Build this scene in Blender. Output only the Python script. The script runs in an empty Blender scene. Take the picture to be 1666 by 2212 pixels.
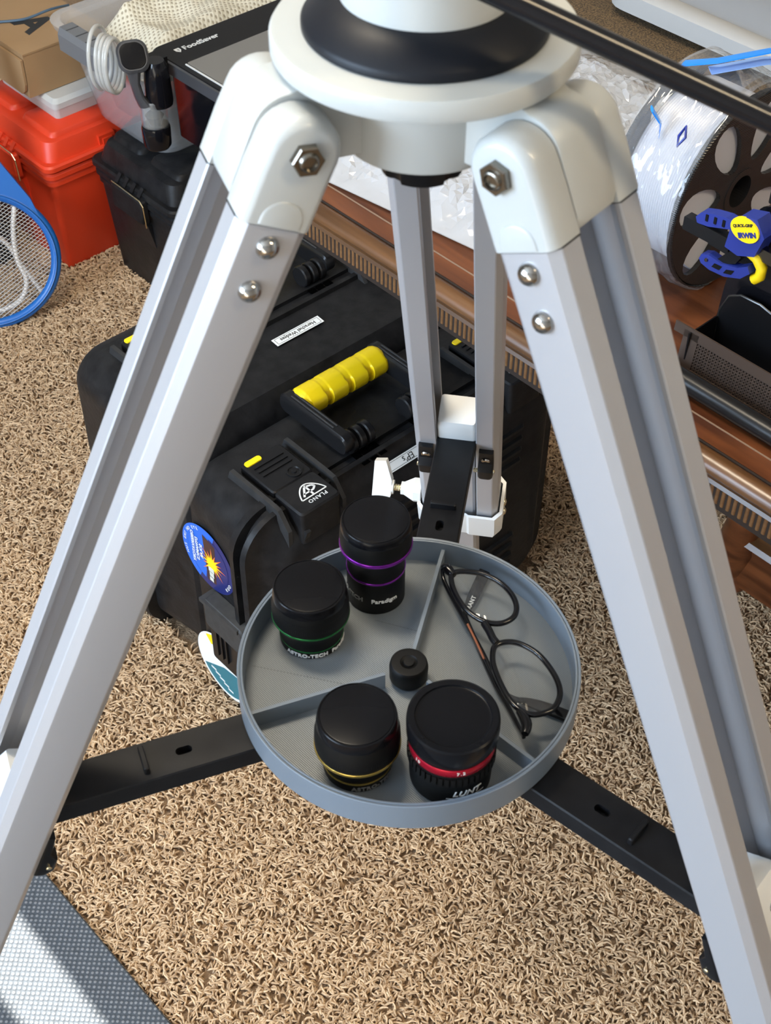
import bpy, bmesh, math, random
import numpy as np
from mathutils import Vector, Matrix, noise

random.seed(7)
rng = np.random.default_rng(7)
PI = math.pi
sc = bpy.context.scene
C = sc.collection

# ------------------------------------------------------------------ camera
F_PX = 3054.4
cam_d = bpy.data.cameras.new('camera')
cam_d.sensor_fit = 'HORIZONTAL'
cam_d.sensor_width = 36.0
cam_d.lens = F_PX * 36.0 / 1666.0
cam_d.clip_start = 0.02
cam_d.clip_end = 50
cam_d.dof.use_dof = True
cam_d.dof.focus_distance = 1.28
cam_d.dof.aperture_fstop = 38.0
cam = bpy.data.objects.new('camera', cam_d)
C.objects.link(cam)
yaw, pit, rol = 0.00335995, 0.78861143, 0.00660822
fw = Vector((math.sin(yaw) * math.cos(pit), math.cos(yaw) * math.cos(pit), -math.sin(pit)))
rt = Vector((math.cos(yaw), -math.sin(yaw), 0))
up = rt.cross(fw)
r2 = rt * math.cos(rol) + up * math.sin(rol)
u2 = -rt * math.sin(rol) + up * math.cos(rol)
cam.matrix_world = Matrix(((r2.x, u2.x, -fw.x, -0.01595), (r2.y, u2.y, -fw.y, -0.5189),
                           (r2.z, u2.z, -fw.z, 1.43477), (0, 0, 0, 1)))
sc.camera = cam

# ------------------------------------------------------------------ world, sun, lights, exposure
world = bpy.data.worlds.new('sky')
sc.world = world
world.use_nodes = True
world.node_tree.nodes['Background'].inputs[0].default_value = (0.62, 0.76, 1.0, 1)
world.node_tree.nodes['Background'].inputs[1].default_value = 1.5


def light(name, kind, loc, target, energy, color, size=None, size_y=None):
    d = bpy.data.lights.new(name, kind)
    d.energy = energy
    d.color = color
    if kind == 'AREA':
        d.shape = 'RECTANGLE'
        d.size = size
        d.size_y = size_y
    o = bpy.data.objects.new(name, d)
    C.objects.link(o)
    o.location = loc
    o.rotation_euler = (Vector(target) - Vector(loc)).to_track_quat('-Z', 'Y').to_euler()
    return o


SUN_EL = math.radians(30)
sun_dir = Vector((0.676 * math.cos(SUN_EL), -0.737 * math.cos(SUN_EL), -math.sin(SUN_EL)))
sun = light('sun', 'SUN', (-3, 3, 3), Vector((-3, 3, 3)) + sun_dir, 48.0, (1.0, 0.95, 0.86))
sun.data.angle = math.radians(0.25)
# daylight through the big window in the left wall, behind the camera's left
light('window_daylight', 'AREA', (-2.16, -1.05, 1.6), (-1.0, -0.75, 1.25), 132.0, (0.62, 0.79, 1.0), 1.9, 1.3)
# the room's two ceiling lamps
light('ceiling_lamp_light', 'AREA', (-0.42, 0.42, 2.42), (-0.42, 0.42, 0), 19.0, (1.0, 0.88, 0.70), 0.6, 0.2)
light('ceiling_lamp_light', 'AREA', (1.35, -0.5, 2.42), (1.35, -0.5, 0), 17.0, (1.0, 0.79, 0.50), 0.9, 0.22)

sc.view_settings.view_transform = 'Standard'
sc.view_settings.look = 'None'
sc.view_settings.exposure = 0.10
sc.view_settings.gamma = 1.0
sc.view_settings.use_curve_mapping = False


# ------------------------------------------------------------------ materials
def mat(name, col, rough=0.5, metal=0.0, bump=None, var=None, coat=0.0, spec=0.5, trans=0.0, alpha=None, wave=None, ior=None):
    """bump=(scale,strength,distance); var=(scale,amount,second colour); wave=(scale,strength,axis)"""
    m = bpy.data.materials.new(name)
    m.use_nodes = True
    nt = m.node_tree
    b = nt.nodes['Principled BSDF']
    b.inputs['Base Color'].default_value = (*col, 1)
    b.inputs['Roughness'].default_value = rough
    b.inputs['Metallic'].default_value = metal
    b.inputs['Coat Weight'].default_value = coat
    b.inputs['Specular IOR Level'].default_value = spec
    b.inputs['Transmission Weight'].default_value = trans
    if ior: b.inputs['IOR'].default_value = ior
    if alpha is not None: b.inputs['Alpha'].default_value = alpha
    tc = nt.nodes.new('ShaderNodeTexCoord')
    if var:
        n = nt.nodes.new('ShaderNodeTexNoise')
        n.inputs['Scale'].default_value = var[0]
        n.inputs['Detail'].default_value = 6
        nt.links.new(tc.outputs['Object'], n.inputs['Vector'])
        r = nt.nodes.new('ShaderNodeValToRGB')
        r.color_ramp.elements[0].position = 0.5 - var[1]
        r.color_ramp.elements[1].position = 0.5 + var[1]
        r.color_ramp.elements[0].color = (*col, 1)
        r.color_ramp.elements[1].color = (*var[2], 1)
        nt.links.new(n.outputs[0], r.inputs[0])
        nt.links.new(r.outputs[0], b.inputs['Base Color'])
    src = None
    if bump:
        n = nt.nodes.new('ShaderNodeTexNoise')
        n.inputs['Scale'].default_value = bump[0]
        n.inputs['Detail'].default_value = 4
        nt.links.new(tc.outputs['Object'], n.inputs['Vector'])
        src = n.outputs[0]
        st, di = bump[1], bump[2]
    if wave:
        n = nt.nodes.new('ShaderNodeTexWave')
        n.inputs['Scale'].default_value = wave[0]
        n.bands_direction = wave[2]
        nt.links.new(tc.outputs['Object'], n.inputs['Vector'])
        src = n.outputs[1]
        st, di = wave[1], 0.0004
    if src:
        bp = nt.nodes.new('ShaderNodeBump')
        bp.inputs['Strength'].default_value = st
        bp.inputs['Distance'].default_value = di
        nt.links.new(src, bp.inputs['Height'])
        nt.links.new(bp.outputs[0], b.inputs['Normal'])
    return m


def clear_mat(name, col, film, gloss_rough=0.05, rough_t=0.0):
    """thin clear plastic: a share of see-through, the rest milky and glossy"""
    m = bpy.data.materials.new(name)
    m.use_nodes = True
    nt = m.node_tree
    for n in list(nt.nodes): nt.nodes.remove(n)
    out = nt.nodes.new('ShaderNodeOutputMaterial')
    tr = nt.nodes.new('ShaderNodeBsdfTransparent')
    tr.inputs[0].default_value = (0.96, 0.97, 0.97, 1)
    p = nt.nodes.new('ShaderNodeBsdfPrincipled')
    p.inputs['Base Color'].default_value = (*col, 1)
    p.inputs['Roughness'].default_value = gloss_rough
    mx = nt.nodes.new('ShaderNodeMixShader')
    mx.inputs[0].default_value = film
    nt.links.new(tr.outputs[0], mx.inputs[1])
    nt.links.new(p.outputs[0], mx.inputs[2])
    gl = nt.nodes.new('ShaderNodeBsdfGlossy')
    gl.inputs['Roughness'].default_value = gloss_rough
    fr = nt.nodes.new('ShaderNodeFresnel')
    ge = nt.nodes.new('ShaderNodeNewGeometry')
    io = nt.nodes.new('ShaderNodeMapRange')
    io.inputs[3].default_value = 1.45
    io.inputs[4].default_value = 1 / 1.45
    nt.links.new(ge.outputs['Backfacing'], io.inputs[0])
    nt.links.new(io.outputs[0], fr.inputs[0])
    m2 = nt.nodes.new('ShaderNodeMixShader')
    nt.links.new(fr.outputs[0], m2.inputs[0])
    nt.links.new(mx.outputs[0], m2.inputs[1])
    nt.links.new(gl.outputs[0], m2.inputs[2])
    nt.links.new(m2.outputs[0], out.inputs[0])
    return m


M_alu = mat('anodised_aluminium', (0.44, 0.442, 0.462), 0.40, 0.45, bump=(900, 0.05, 0.0005))
M_cap = mat('white_moulded_plastic', (0.44, 0.45, 0.435), 0.32, bump=(260, 0.06, 0.0005), coat=0.15)
M_white = mat('bright_white_plastic', (0.68, 0.68, 0.66), 0.35)
M_hub = mat('white_enamel', (0.45, 0.46, 0.44), 0.38, bump=(200, 0.04, 0.0005))
M_blk = mat('satin_black_plastic', (0.006, 0.006, 0.007), 0.40, spec=0.2)
M_ring = mat('black_anodised_ring', (0.008, 0.009, 0.012), 0.42, spec=0.22)
M_arm = mat('black_arm_plastic', (0.004, 0.004, 0.005), 0.42, spec=0.2, var=(60, 0.16, (0.008, 0.008, 0.009)), bump=(300, 0.08, 0.0006))
M_case = mat('black_case_plastic', (0.006, 0.006, 0.007), 0.45, spec=0.2, var=(55, 0.22, (0.017, 0.017, 0.018)), bump=(160, 0.35, 0.0010))
M_case2 = mat('black_glossier_plastic', (0.010, 0.010, 0.011), 0.30, spec=0.25, bump=(160, 0.1, 0.0006))
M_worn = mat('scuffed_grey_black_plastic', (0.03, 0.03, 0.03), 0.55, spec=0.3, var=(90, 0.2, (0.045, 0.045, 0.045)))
M_guard = mat('scuffed_lit_case_edge', (0.022, 0.022, 0.023), 0.5, spec=0.35, var=(70, 0.2, (0.035, 0.035, 0.036)))  # grey holds both scuffs and painted highlights of the lit guard edges
M_void = mat('dark_slot', (0.001, 0.001, 0.001), 0.9, spec=0.0)
M_yel = mat('yellow_rubber', (1.0, 0.71, 0.006), 0.42)
M_chrome = mat('chrome', (0.42, 0.40, 0.37), 0.08, 1.0)
M_steel = mat('dark_steel', (0.22, 0.20, 0.17), 0.22, 1.0)
M_brass = mat('brass_screw', (0.75, 0.66, 0.45), 0.25, 1.0)
M_tray = mat('grey_printed_plastic', (0.155, 0.185, 0.22), 0.36, wave=(420, 0.25, 'Z'))
M_trayf = mat('grey_printed_floor', (0.138, 0.156, 0.170), 0.33, wave=(420, 0.22, 'DIAGONAL'))
M_line = mat('print_seam', (0.10, 0.11, 0.12), 0.5)
M_eye = mat('eyepiece_black', (0.005, 0.005, 0.006), 0.35, spec=0.2)
M_rub = mat('eyepiece_rubber', (0.004, 0.004, 0.004), 0.5, spec=0.18)
M_dcap = mat('dust_cap_black', (0.005, 0.005, 0.006), 0.22, spec=0.16, bump=(500, 0.03, 0.0004))
M_purple = mat('purple_anodised', (0.28, 0.03, 0.42), 0.25, 0.8)
M_green = mat('green_anodised', (0.03, 0.22, 0.06), 0.25, 0.8)
M_gold = mat('gold_anodised', (0.72, 0.50, 0.12), 0.25, 0.9)
M_red = mat('red_anodised', (0.45, 0.010, 0.03), 0.25, 0.6)
M_txt = mat('white_lettering', (0.75, 0.76, 0.75), 0.5)
M_gtxt = mat('grey_lettering', (0.22, 0.22, 0.21), 0.5)
M_ktxt = mat('black_lettering', (0.02, 0.02, 0.02), 0.6)
M_label = mat('label_tape', (0.85, 0.88, 0.88), 0.35)
M_lens = clear_mat('spectacle_lens', (0.9, 0.92, 0.95), 0.03, 0.02)
M_acet = mat('black_acetate', (0.004, 0.004, 0.005), 0.14, spec=0.35)
M_brown = mat('brown_inlay', (0.22, 0.07, 0.03), 0.3)
M_redbox = mat('orange_red_plastic', (0.68, 0.045, 0.012), 0.42, bump=(250, 0.05, 0.0006))
M_blue = mat('blue_plastic', (0.012, 0.12, 0.42), 0.33)
M_wire = mat('grey_wire_mesh', (0.30, 0.29, 0.28), 0.4, 0.7)
M_tube = mat('white_tube', (0.62, 0.58, 0.55), 0.4)
M_card = mat('brown_cardboard', (0.33, 0.20, 0.095), 0.8, var=(12, 0.3, (0.38, 0.235, 0.115)))
M_greyh = mat('grey_latch_plastic', (0.15, 0.155, 0.165), 0.45)
M_bin = clear_mat('milky_clear_plastic', (0.72, 0.74, 0.77), 0.30, 0.15)
M_cream = mat('cream_knit', (0.66, 0.60, 0.46), 0.85)
M_creamh = mat('knit_shadow_gap', (0.28, 0.24, 0.17), 0.9)
M_silver = mat('brushed_silver_panel', (0.30, 0.29, 0.27), 0.38, 0.6)
M_gloss = mat('gloss_black', (0.006, 0.006, 0.008), 0.12, spec=0.3)
M_dgrey = mat('dark_grey_plastic', (0.05, 0.052, 0.058), 0.35)
M_wbox = mat('grey_white_plastic', (0.52, 0.52, 0.50), 0.45)
M_clear = clear_mat('clear_tube', (0.9, 0.92, 0.92), 0.12, 0.03)
M_bag = clear_mat('crumpled_bag_film', (0.66, 0.68, 0.72), 0.42, 0.06)
M_filam = mat('white_filament', (0.50, 0.51, 0.56), 0.25)
M_smoke = mat('smoky_flange', (0.014, 0.0135, 0.014), 0.25, wave=(190, 0.5, 'Z'))
M_bluezip = mat('blue_zip', (0.01, 0.22, 0.75), 0.3)
M_lblue = mat('pale_blue_film', (0.25, 0.42, 0.80), 0.3)
M_cblue = mat('clamp_blue', (0.018, 0.035, 0.25), 0.4)
M_runner = mat('brown_tweed', (0.14, 0.09, 0.04), 0.9, var=(500, 0.1, (0.04, 0.025, 0.012)), bump=(500, 0.6, 0.002))
M_tbin = mat('milky_bin_lid', (0.25, 0.27, 0.30), 0.45)
M_tbinr = mat('milky_bin_rim', (0.36, 0.36, 0.355), 0.5)
M_mesh = mat('brown_black_mesh', (0.055, 0.038, 0.030), 0.4)
M_wall = mat('wall_paint', (0.50, 0.48, 0.45), 0.8, bump=(120, 0.1, 0.001))
M_ceil = mat('ceiling_paint', (0.78, 0.77, 0.74), 0.9)
M_trim = mat('white_trim', (0.75, 0.75, 0.73), 0.5)
M_teal = mat('teal_sticker', (0.02, 0.17, 0.22), 0.4)
M_sblue = mat('sticker_blue', (0.01, 0.13, 0.62), 0.35)
M_sdark = mat('sticker_navy', (0.012, 0.02, 0.13), 0.35)
M_smaroon = mat('sticker_dark_maroon', (0.05, 0.02, 0.02), 0.35)
M_sorange = mat('sticker_orange', (0.75, 0.16, 0.06), 0.4)
M_spale = mat('sticker_pale', (0.62, 0.62, 0.55), 0.4)


def emit_mat(name, col, st):
    m = bpy.data.materials.new(name)
    m.use_nodes = True
    b = m.node_tree.nodes['Principled BSDF']
    b.inputs['Base Color'].default_value = (*col, 1)
    b.inputs['Emission Color'].default_value = (*col, 1)
    b.inputs['Emission Strength'].default_value = st
    return m


M_lamp = emit_mat('lamp_diffuser', (1.0, 0.84, 0.60), 6.0)


def wood_mat(name, c1, c2, axis_rot):
    m = bpy.data.materials.new(name)
    m.use_nodes = True
    nt = m.node_tree
    b = nt.nodes['Principled BSDF']
    tc = nt.nodes.new('ShaderNodeTexCoord')
    mp = nt.nodes.new('ShaderNodeMapping')
    mp.inputs['Scale'].default_value = (26, 2.5, 26)
    mp.inputs['Rotation'].default_value = (0, 0, axis_rot)
    n = nt.nodes.new('ShaderNodeTexNoise')
    n.inputs['Scale'].default_value = 2.2
    n.inputs['Detail'].default_value = 8
    n.inputs['Distortion'].default_value = 0.6
    r = nt.nodes.new('ShaderNodeValToRGB')
    r.color_ramp.elements[0].position = 0.36
    r.color_ramp.elements[1].position = 0.66
    r.color_ramp.elements[0].color = (*c1, 1)
    r.color_ramp.elements[1].color = (*c2, 1)
    nt.links.new(tc.outputs['Object'], mp.inputs[0])
    nt.links.new(mp.outputs[0], n.inputs['Vector'])
    nt.links.new(n.outputs[0], r.inputs[0])
    nt.links.new(r.outputs[0], b.inputs['Base Color'])
    bp = nt.nodes.new('ShaderNodeBump')
    bp.inputs['Strength'].default_value = 0.25
    bp.inputs['Distance'].default_value = 0.001
    nt.links.new(n.outputs[0], bp.inputs['Height'])
    nt.links.new(bp.outputs[0], b.inputs['Normal'])
    b.inputs['Roughness'].default_value = 0.30
    b.inputs['Coat Weight'].default_value = 0.12
    b.inputs['Coat Roughness'].default_value = 0.2
    return m


M_wood = wood_mat('reddish_varnished_wood', (0.058, 0.0165, 0.006), (0.150, 0.048, 0.016), 0)
M_wood2 = wood_mat('golden_brown_moulding', (0.060, 0.026, 0.009), (0.135, 0.060, 0.021), 0)
M_flute = mat('fluted_wood', (0.12, 0.052, 0.017), 0.5, var=(200, 0.2, (0.19, 0.09, 0.03)))
M_groove = mat('dark_groove', (0.015, 0.008, 0.005), 0.6)
M_inlay = mat('pale_worn_line', (0.22, 0.15, 0.105), 0.5)

# ------------------------------------------------------------------ mesh builder
ID = (Vector((0, 0, 0)), Vector((1, 0, 0)), Vector((0, 1, 0)), Vector((0, 0, 1)))


def frame(o, x, d):
    """frame with axes x, d and y = d cross x"""
    x = Vector(x).normalized()
    d = Vector(d).normalized()
    y = d.cross(x).normalized()
    return (Vector(o), x, y, d)


class MB:
    def __init__(s):
        s.v = []
        s.f = []

    def add(s, verts, faces):
        n = len(s.v)
        s.v += [tuple(v) for v in verts]
        s.f += [tuple(i + n for i in f) for f in faces]
        return s

    def box(s, c, size, fr=ID, taper=(1, 1)):
        O, X, Y, D = fr
        hx, hy, hz = size[0] / 2, size[1] / 2, size[2] / 2
        vs = []
        for dz in (-1, 1):
            tx, ty = (1, 1) if dz < 0 else taper
            for dx, dy in ((-1, -1), (1, -1), (1, 1), (-1, 1)):
                vs.append(O + X * (c[0] + dx * hx * tx) + Y * (c[1] + dy * hy * ty) + D * (c[2] + dz * hz))
        return s.add(vs, [(3, 2, 1, 0), (4, 5, 6, 7), (0, 1, 5, 4), (1, 2, 6, 5), (2, 3, 7, 6), (3, 0, 4, 7)])

    def loft(s, rings, closed=True, cap0=True, cap1=True):
        n = len(rings[0])
        vs = [p for r in rings for p in r]
        fs = []
        for k in range(len(rings) - 1):
            for i in range(n if closed else n - 1):
                j = (i + 1) % n
                fs.append((k * n + i, k * n + j, (k + 1) * n + j, (k + 1) * n + i))
        if cap0: fs.append(tuple(range(n - 1, -1, -1)))
        if cap1: fs.append(tuple((len(rings) - 1) * n + i for i in range(n)))
        return s.add(vs, fs)

    def prism(s, poly, d0, d1, fr=ID, cap=True):
        O, X, Y, D = fr
        return s.loft([[O + X * x + Y * y + D * d for x, y in poly] for d in (d0, d1)], cap0=cap, cap1=cap)

    def rr(s, rings, fr=ID, n=5, cap0=True, cap1=True):
        """rings: (d, cx, cy, hw, hh, r)"""
        O, X, Y, D = fr
        R = []
        for d, cx, cy, hw, hh, r in rings:
            R.append([O + X * x + Y * y + D * d for x, y in rrect(cx, cy, hw, hh, r, n)])
        return s.loft(R, cap0=cap0, cap1=cap1)

    def lathe(s, prof, n=48, fr=ID, wob=None):
        O, X, Y, D = fr
        vs = []
        fs = []
        idx = []
        for r, z in prof:
            if r < 1e-6:
                idx.append([len(vs)] * n)
                vs.append(O + D * z)
            else:
                idx.append(list(range(len(vs), len(vs) + n)))
                for k in range(n):
                    a = 2 * PI * k / n
                    rr_ = r if wob is None else r + wob(k, z)
                    vs.append(O + X * (rr_ * math.cos(a)) + Y * (rr_ * math.sin(a)) + D * z)
        for a, b in zip(idx, idx[1:]):
            for k in range(n):
                j = (k + 1) % n
                f = []
                for q in (a[k], a[j], b[j], b[k]):
                    if q not in f: f.append(q)
                if len(f) > 2: fs.append(tuple(f))
        return s.add(vs, fs)

    def tube(s, pts, r, n=10, closed=False, flat=1.0):
        pts = [Vector(p) for p in pts]
        m = len(pts)
        rs = r if isinstance(r, (list, tuple)) else [r] * m
        rings = []
        prev = None
        for i, p in enumerate(pts):
            a = pts[(i - 1) % m] if (closed or i > 0) else p
            b = pts[(i + 1) % m] if (closed or i < m - 1) else p
            t = (b - a).normalized()
            if prev is None:
                q = Vector((0, 0, 1)) if abs(t.z) < 0.9 else Vector((1, 0, 0))
                nx = (q - t * q.dot(t)).normalized()
            else:
                nx = (prev - t * prev.dot(t)).normalized()
            prev = nx
            ny = t.cross(nx)
            rings.append([p + (nx * math.cos(2 * PI * k / n) * flat + ny * math.sin(2 * PI * k / n)) * rs[i] for k in range(n)])
        if closed: rings.append(rings[0])
        return s.loft(rings, cap0=not closed, cap1=not closed)

    def ball(s, c, r, fr=ID, squash=1.0, n=20, half=False):
        prof = []
        k0 = 8 if half else 0
        for k in range(k0, 17):
            a = -PI / 2 + PI * k / 16
            prof.append((max(0.0, r * math.cos(a)) if k not in (0, 16) else 0.0, r * squash * math.sin(a)))
        O, X, Y, D = fr
        return s.lathe(prof, n, (O + X * c[0] + Y * c[1] + D * c[2], X, Y, D))


def rrect(cx, cy, hw, hh, r, n=5):
    r = min(r, hw * 0.999, hh * 0.999)
    out = []
    for sx, sy, a0 in ((1, 1, 0), (-1, 1, PI / 2), (-1, -1, PI), (1, -1, 1.5 * PI)):
        for k in range(n + 1):
            a = a0 + PI / 2 * k / n
            out.append((cx + sx * (hw - r) + r * math.cos(a), cy + sy * (hh - r) + r * math.sin(a)))
    return out


def obj(name, mb, m, parent=None, smooth=35, kind=None, label=None):
    me = bpy.data.meshes.new(name)
    me.from_pydata(mb.v, [], mb.f)
    me.update()
    bm = bmesh.new()
    bm.from_mesh(me)
    bmesh.ops.recalc_face_normals(bm, faces=bm.faces)
    bm.to_mesh(me)
    bm.free()
    if smooth:
        me.shade_smooth()
        me.set_sharp_from_angle(angle=math.radians(smooth))
    me.materials.append(m)
    o = bpy.data.objects.new(name, me)
    C.objects.link(o)
    if parent: o.parent = parent
    if kind: o['kind'] = kind
    if label: o['label'] = label
    return o


def thing(name, label, cat, loc=(0, 0, 0), rz=0.0, group=None):
    o = bpy.data.objects.new(name, None)
    C.objects.link(o)
    o.empty_display_size = 0.05
    o.location = loc
    o.rotation_euler = (0, 0, rz)
    o['label'] = label
    o['category'] = cat
    if group: o['group'] = group
    return o


def tag(o, label, cat, group=None):
    o['label'] = label
    o['category'] = cat
    if group: o['group'] = group
    return o


def bool_cut(o, cutters):
    """subtract the builders' shapes from mesh object o (in o's own space)"""
    for cb in cutters:
        me = bpy.data.meshes.new('cut')
        me.from_pydata(cb.v, [], cb.f)
        bm = bmesh.new()
        bm.from_mesh(me)
        bmesh.ops.recalc_face_normals(bm, faces=bm.faces)
        bm.to_mesh(me)
        bm.free()
        c = bpy.data.objects.new('cut', me)
        C.objects.link(c)
        par = o.parent
        o.parent = None
        md = o.modifiers.new('b', 'BOOLEAN')
        md.object = c
        md.operation = 'DIFFERENCE'
        md.solver = 'EXACT'
        dg = bpy.context.evaluated_depsgraph_get()
        new = bpy.data.meshes.new_from_object(o.evaluated_get(dg))
        o.modifiers.clear()
        o.data = new
        o.parent = par
        bpy.data.objects.remove(c)
    o.data.shade_smooth()
    o.data.set_sharp_from_angle(angle=math.radians(30))


def text(name, body, size, m, parent, place, extrude=0.00015, bold=0.0, shear=0.0, align='CENTER', spacing=1.0, label=None):
    """flat print: place(x, y) -> point in the parent's space, or a frame"""
    cu = bpy.data.curves.new('t', 'FONT')
    cu.body = body
    cu.size = size
    cu.offset = bold
    cu.shear = shear
    cu.align_x = align
    cu.align_y = 'CENTER'
    cu.space_character = spacing
    cu.resolution_u = 4
    cu.extrude = extrude
    o = bpy.data.objects.new('t', cu)
    C.objects.link(o)
    dg = bpy.context.evaluated_depsgraph_get()
    me = bpy.data.meshes.new_from_object(o.evaluated_get(dg))
    bpy.data.objects.remove(o)
    if isinstance(place, tuple):
        O, X, Y, D = place
        for v in me.vertices: v.co = O + X * v.co.x + Y * v.co.y + D * v.co.z
    else:
        for v in me.vertices: v.co = Vector(place(v.co.x, v.co.y, v.co.z))
    me.materials.clear()
    me.materials.append(m)
    t = bpy.data.objects.new(name, me)
    C.objects.link(t)
    if parent: t.parent = parent
    if label: t['label'] = label
    return t


# the clutter stands squarely to the table: U runs along the cases, V along the table's front edge
U = Vector((0.737, 0.676, 0))
V = Vector((0.676, -0.737, 0))
RZ = math.atan2(0.676, 0.737)


def uv(u, v, z=0.0):
    return U * u + V * v + Vector((0, 0, z))


# ================================================================== ROOM
X0, X1, Y0, Y1, ZC = -2.2, 2.6, -2.4, 2.6, 2.5


def structure(name, mb, m, **k):
    o = obj(name, mb, m, smooth=0, **k)
    o['kind'] = 'structure'
    return o


M_floor = mat('carpet_backing', (0.34, 0.225, 0.13), 0.95, var=(160, 0.2, (0.24, 0.155, 0.09)), bump=(300, 0.8, 0.004))
structure('floor', MB().box(((X0 + X1) / 2, (Y0 + Y1) / 2, -0.05), (X1 - X0, Y1 - Y0, 0.1)), M_floor)
structure('ceiling', MB().box(((X0 + X1) / 2, (Y0 + Y1) / 2, ZC + 0.05), (X1 - X0, Y1 - Y0, 0.1)), M_ceil)
structure('wall_back', MB().box(((X0 + X1) / 2, Y1 + 0.05, ZC / 2), (X1 - X0 + 0.2, 0.1, ZC)), M_wall)
structure('wall_front', MB().box(((X0 + X1) / 2, Y0 - 0.05, ZC / 2), (X1 - X0 + 0.2, 0.1, ZC)), M_wall)
structure('wall_right', MB().box((X1 + 0.05, (Y0 + Y1) / 2, ZC / 2), (0.1, Y1 - Y0, ZC)), M_wall)
# left wall with a big window opening and an added slit shaping the sun strip
wl = MB()


def wseg(ya, yb, za, zb): wl.box((X0 - 0.05, (ya + yb) / 2, (za + zb) / 2), (0.1, yb - ya, zb - za))


W1 = (-2.0, -0.1, 0.95, 2.25)
SL = (2.115, 2.318, 1.0, 2.1)
wseg(Y0, W1[0], 0, ZC)
wseg(W1[0], W1[1], 0, W1[2])
wseg(W1[0], W1[1], W1[3], ZC)
wseg(W1[1], SL[0], 0, ZC)
wseg(SL[0], SL[1], 0, SL[2])
wseg(SL[0], SL[1], SL[3], ZC)
wseg(SL[1], Y1, 0, ZC)
structure('wall_left', wl, M_wall)


def window(name, y0, y1, z0, z1):
    w = MB()
    x = X0 - 0.04
    b = 0.04 if y1 - y0 > 0.5 else 0.004
    w.box((x, y0 + b / 2, (z0 + z1) / 2), (0.06, b, z1 - z0)).box((x, y1 - b / 2, (z0 + z1) / 2), (0.06, b, z1 - z0))
    w.box((x, (y0 + y1) / 2, z0 + b / 2), (0.06, y1 - y0, b)).box((x, (y0 + y1) / 2, z1 - b / 2), (0.06, y1 - y0, b))
    if y1 - y0 > 0.5: w.box((x, (y0 + y1) / 2, (z0 + z1) / 2), (0.05, 0.035, z1 - z0))
    f = structure(name, w, M_trim)
    obj('window_glass', MB().box((x, (y0 + y1) / 2, (z0 + z1) / 2), (0.004, y1 - y0 - 2 * b, z1 - z0 - 2 * b)), clear_mat('window_glass', (0.9, 0.95, 0.95), 0.02, 0.01), f, smooth=0)


window('window_1', *W1)
window('added_sun_slit', *SL)  # unseen slit, added to narrow the sun to a strip on the mat
for nm, c, s_ in (('baseboard_back', ((X0 + X1) / 2, Y1 - 0.008, 0.05), (X1 - X0, 0.016, 0.1)),
                  ('baseboard_left', (X0 + 0.008, (Y0 + Y1) / 2, 0.05), (0.016, Y1 - Y0, 0.1)),
                  ('baseboard_right', (X1 - 0.008, (Y0 + Y1) / 2, 0.05), (0.016, Y1 - Y0, 0.1))):
    structure(nm, MB().box(c, s_), M_trim)

for (lx, ly, lab) in ((-0.42, 0.42, 'long warm ceiling lamp above the tripod'), (1.35, -0.5, 'long warm ceiling lamp to the right of the tripod')):
    t = thing('ceiling_lamp', lab, 'lamp', (lx, ly, ZC))
    obj('lamp_body', MB().box((0, 0, -0.02), (0.96, 0.28, 0.04)), M_trim, t, smooth=0)
    obj('diffuser', MB().rr([(-0.042, 0, 0, 0.45, 0.11, 0.02), (-0.058, 0, 0, 0.44, 0.10, 0.02)]), M_lamp, t)

# ================================================================== TRIPOD
TRAY_Z = 0.79
ZP = TRAY_Z + 0.36102       # leg pivots
RP = 0.05954
ALPHA = 0.42401
PHI0 = 1.40575
HUB_Z = TRAY_Z + 0.39055
ARM_Z = TRAY_Z - 0.02196
tri = thing('tripod', 'white and silver telescope tripod with six paired aluminium leg rails', 'tripod')

hub = MB()
hub.lathe([(0, 1.1708), (0.0575, 1.1708), (0.0600, 1.1714), (0.0607, 1.1726), (0.0607, 1.1788), (0.0598, 1.1803), (0.0585, HUB_Z), (0, HUB_Z)], 96)
hub.lathe([(0, 1.1338), (0.0332, 1.1338), (0.0340, 1.1350), (0.0340, 1.1708)], 64)
hub_o = obj('hub', hub, M_hub, tri)
obj('azimuth_ring', MB().lathe([(0.030, HUB_Z), (0.0478, HUB_Z), (0.0483, 1.1812), (0.0483, 1.1835), (0.0474, 1.1848), (0.0400, 1.1905), (0.0350, 1.1930), (0.0325, 1.1936)], 96), M_ring, tri)
obj('mount_column', MB().lathe([(0.0, 1.181), (0.0335, 1.181), (0.0335, 1.29), (0.030, 1.298), (0, 1.298)], 80), M_hub, tri)
kn = MB().lathe([(0, 1.1165), (0.0150, 1.1165), (0.0172, 1.118), (0.0185, 1.1250), (0.0225, 1.1295), (0.0250, 1.1320), (0.0252, 1.1340), (0, 1.1340)], 48,
                wob=lambda k, z: -0.002 if (k % 12) in (5, 6, 7) and z < 1.127 else 0.0)
obj('hub_knob', kn, M_blk, tri)
# slow motion rod with its boss on the mount column
rod = MB()
rd = Vector((0.0946, 0, -0.0439)).normalized()
p0 = Vector((0.032, -0.05, 1.2116))
rod.tube([p0 - rd * 0.042, p0 - rd * 0.02, p0 + rd * 0.05, p0 + rd * 0.15, p0 + rd * 0.29], 0.0046, 20)
obj('slow_motion_rod', rod, mat('gloss_black_rod', (0.008, 0.008, 0.010), 0.18), tri)
obj('rod_boss', MB().lathe([(0, -0.015), (0.009, -0.015), (0.009, 0.010), (0.007, 0.013), (0, 0.013)], 24,
                           frame(p0 - rd * 0.042, (0, 1, 0), rd)).box((-0.006, -0.036, 1.231), (0.016, 0.018, 0.02)), M_blk, tri)

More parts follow.
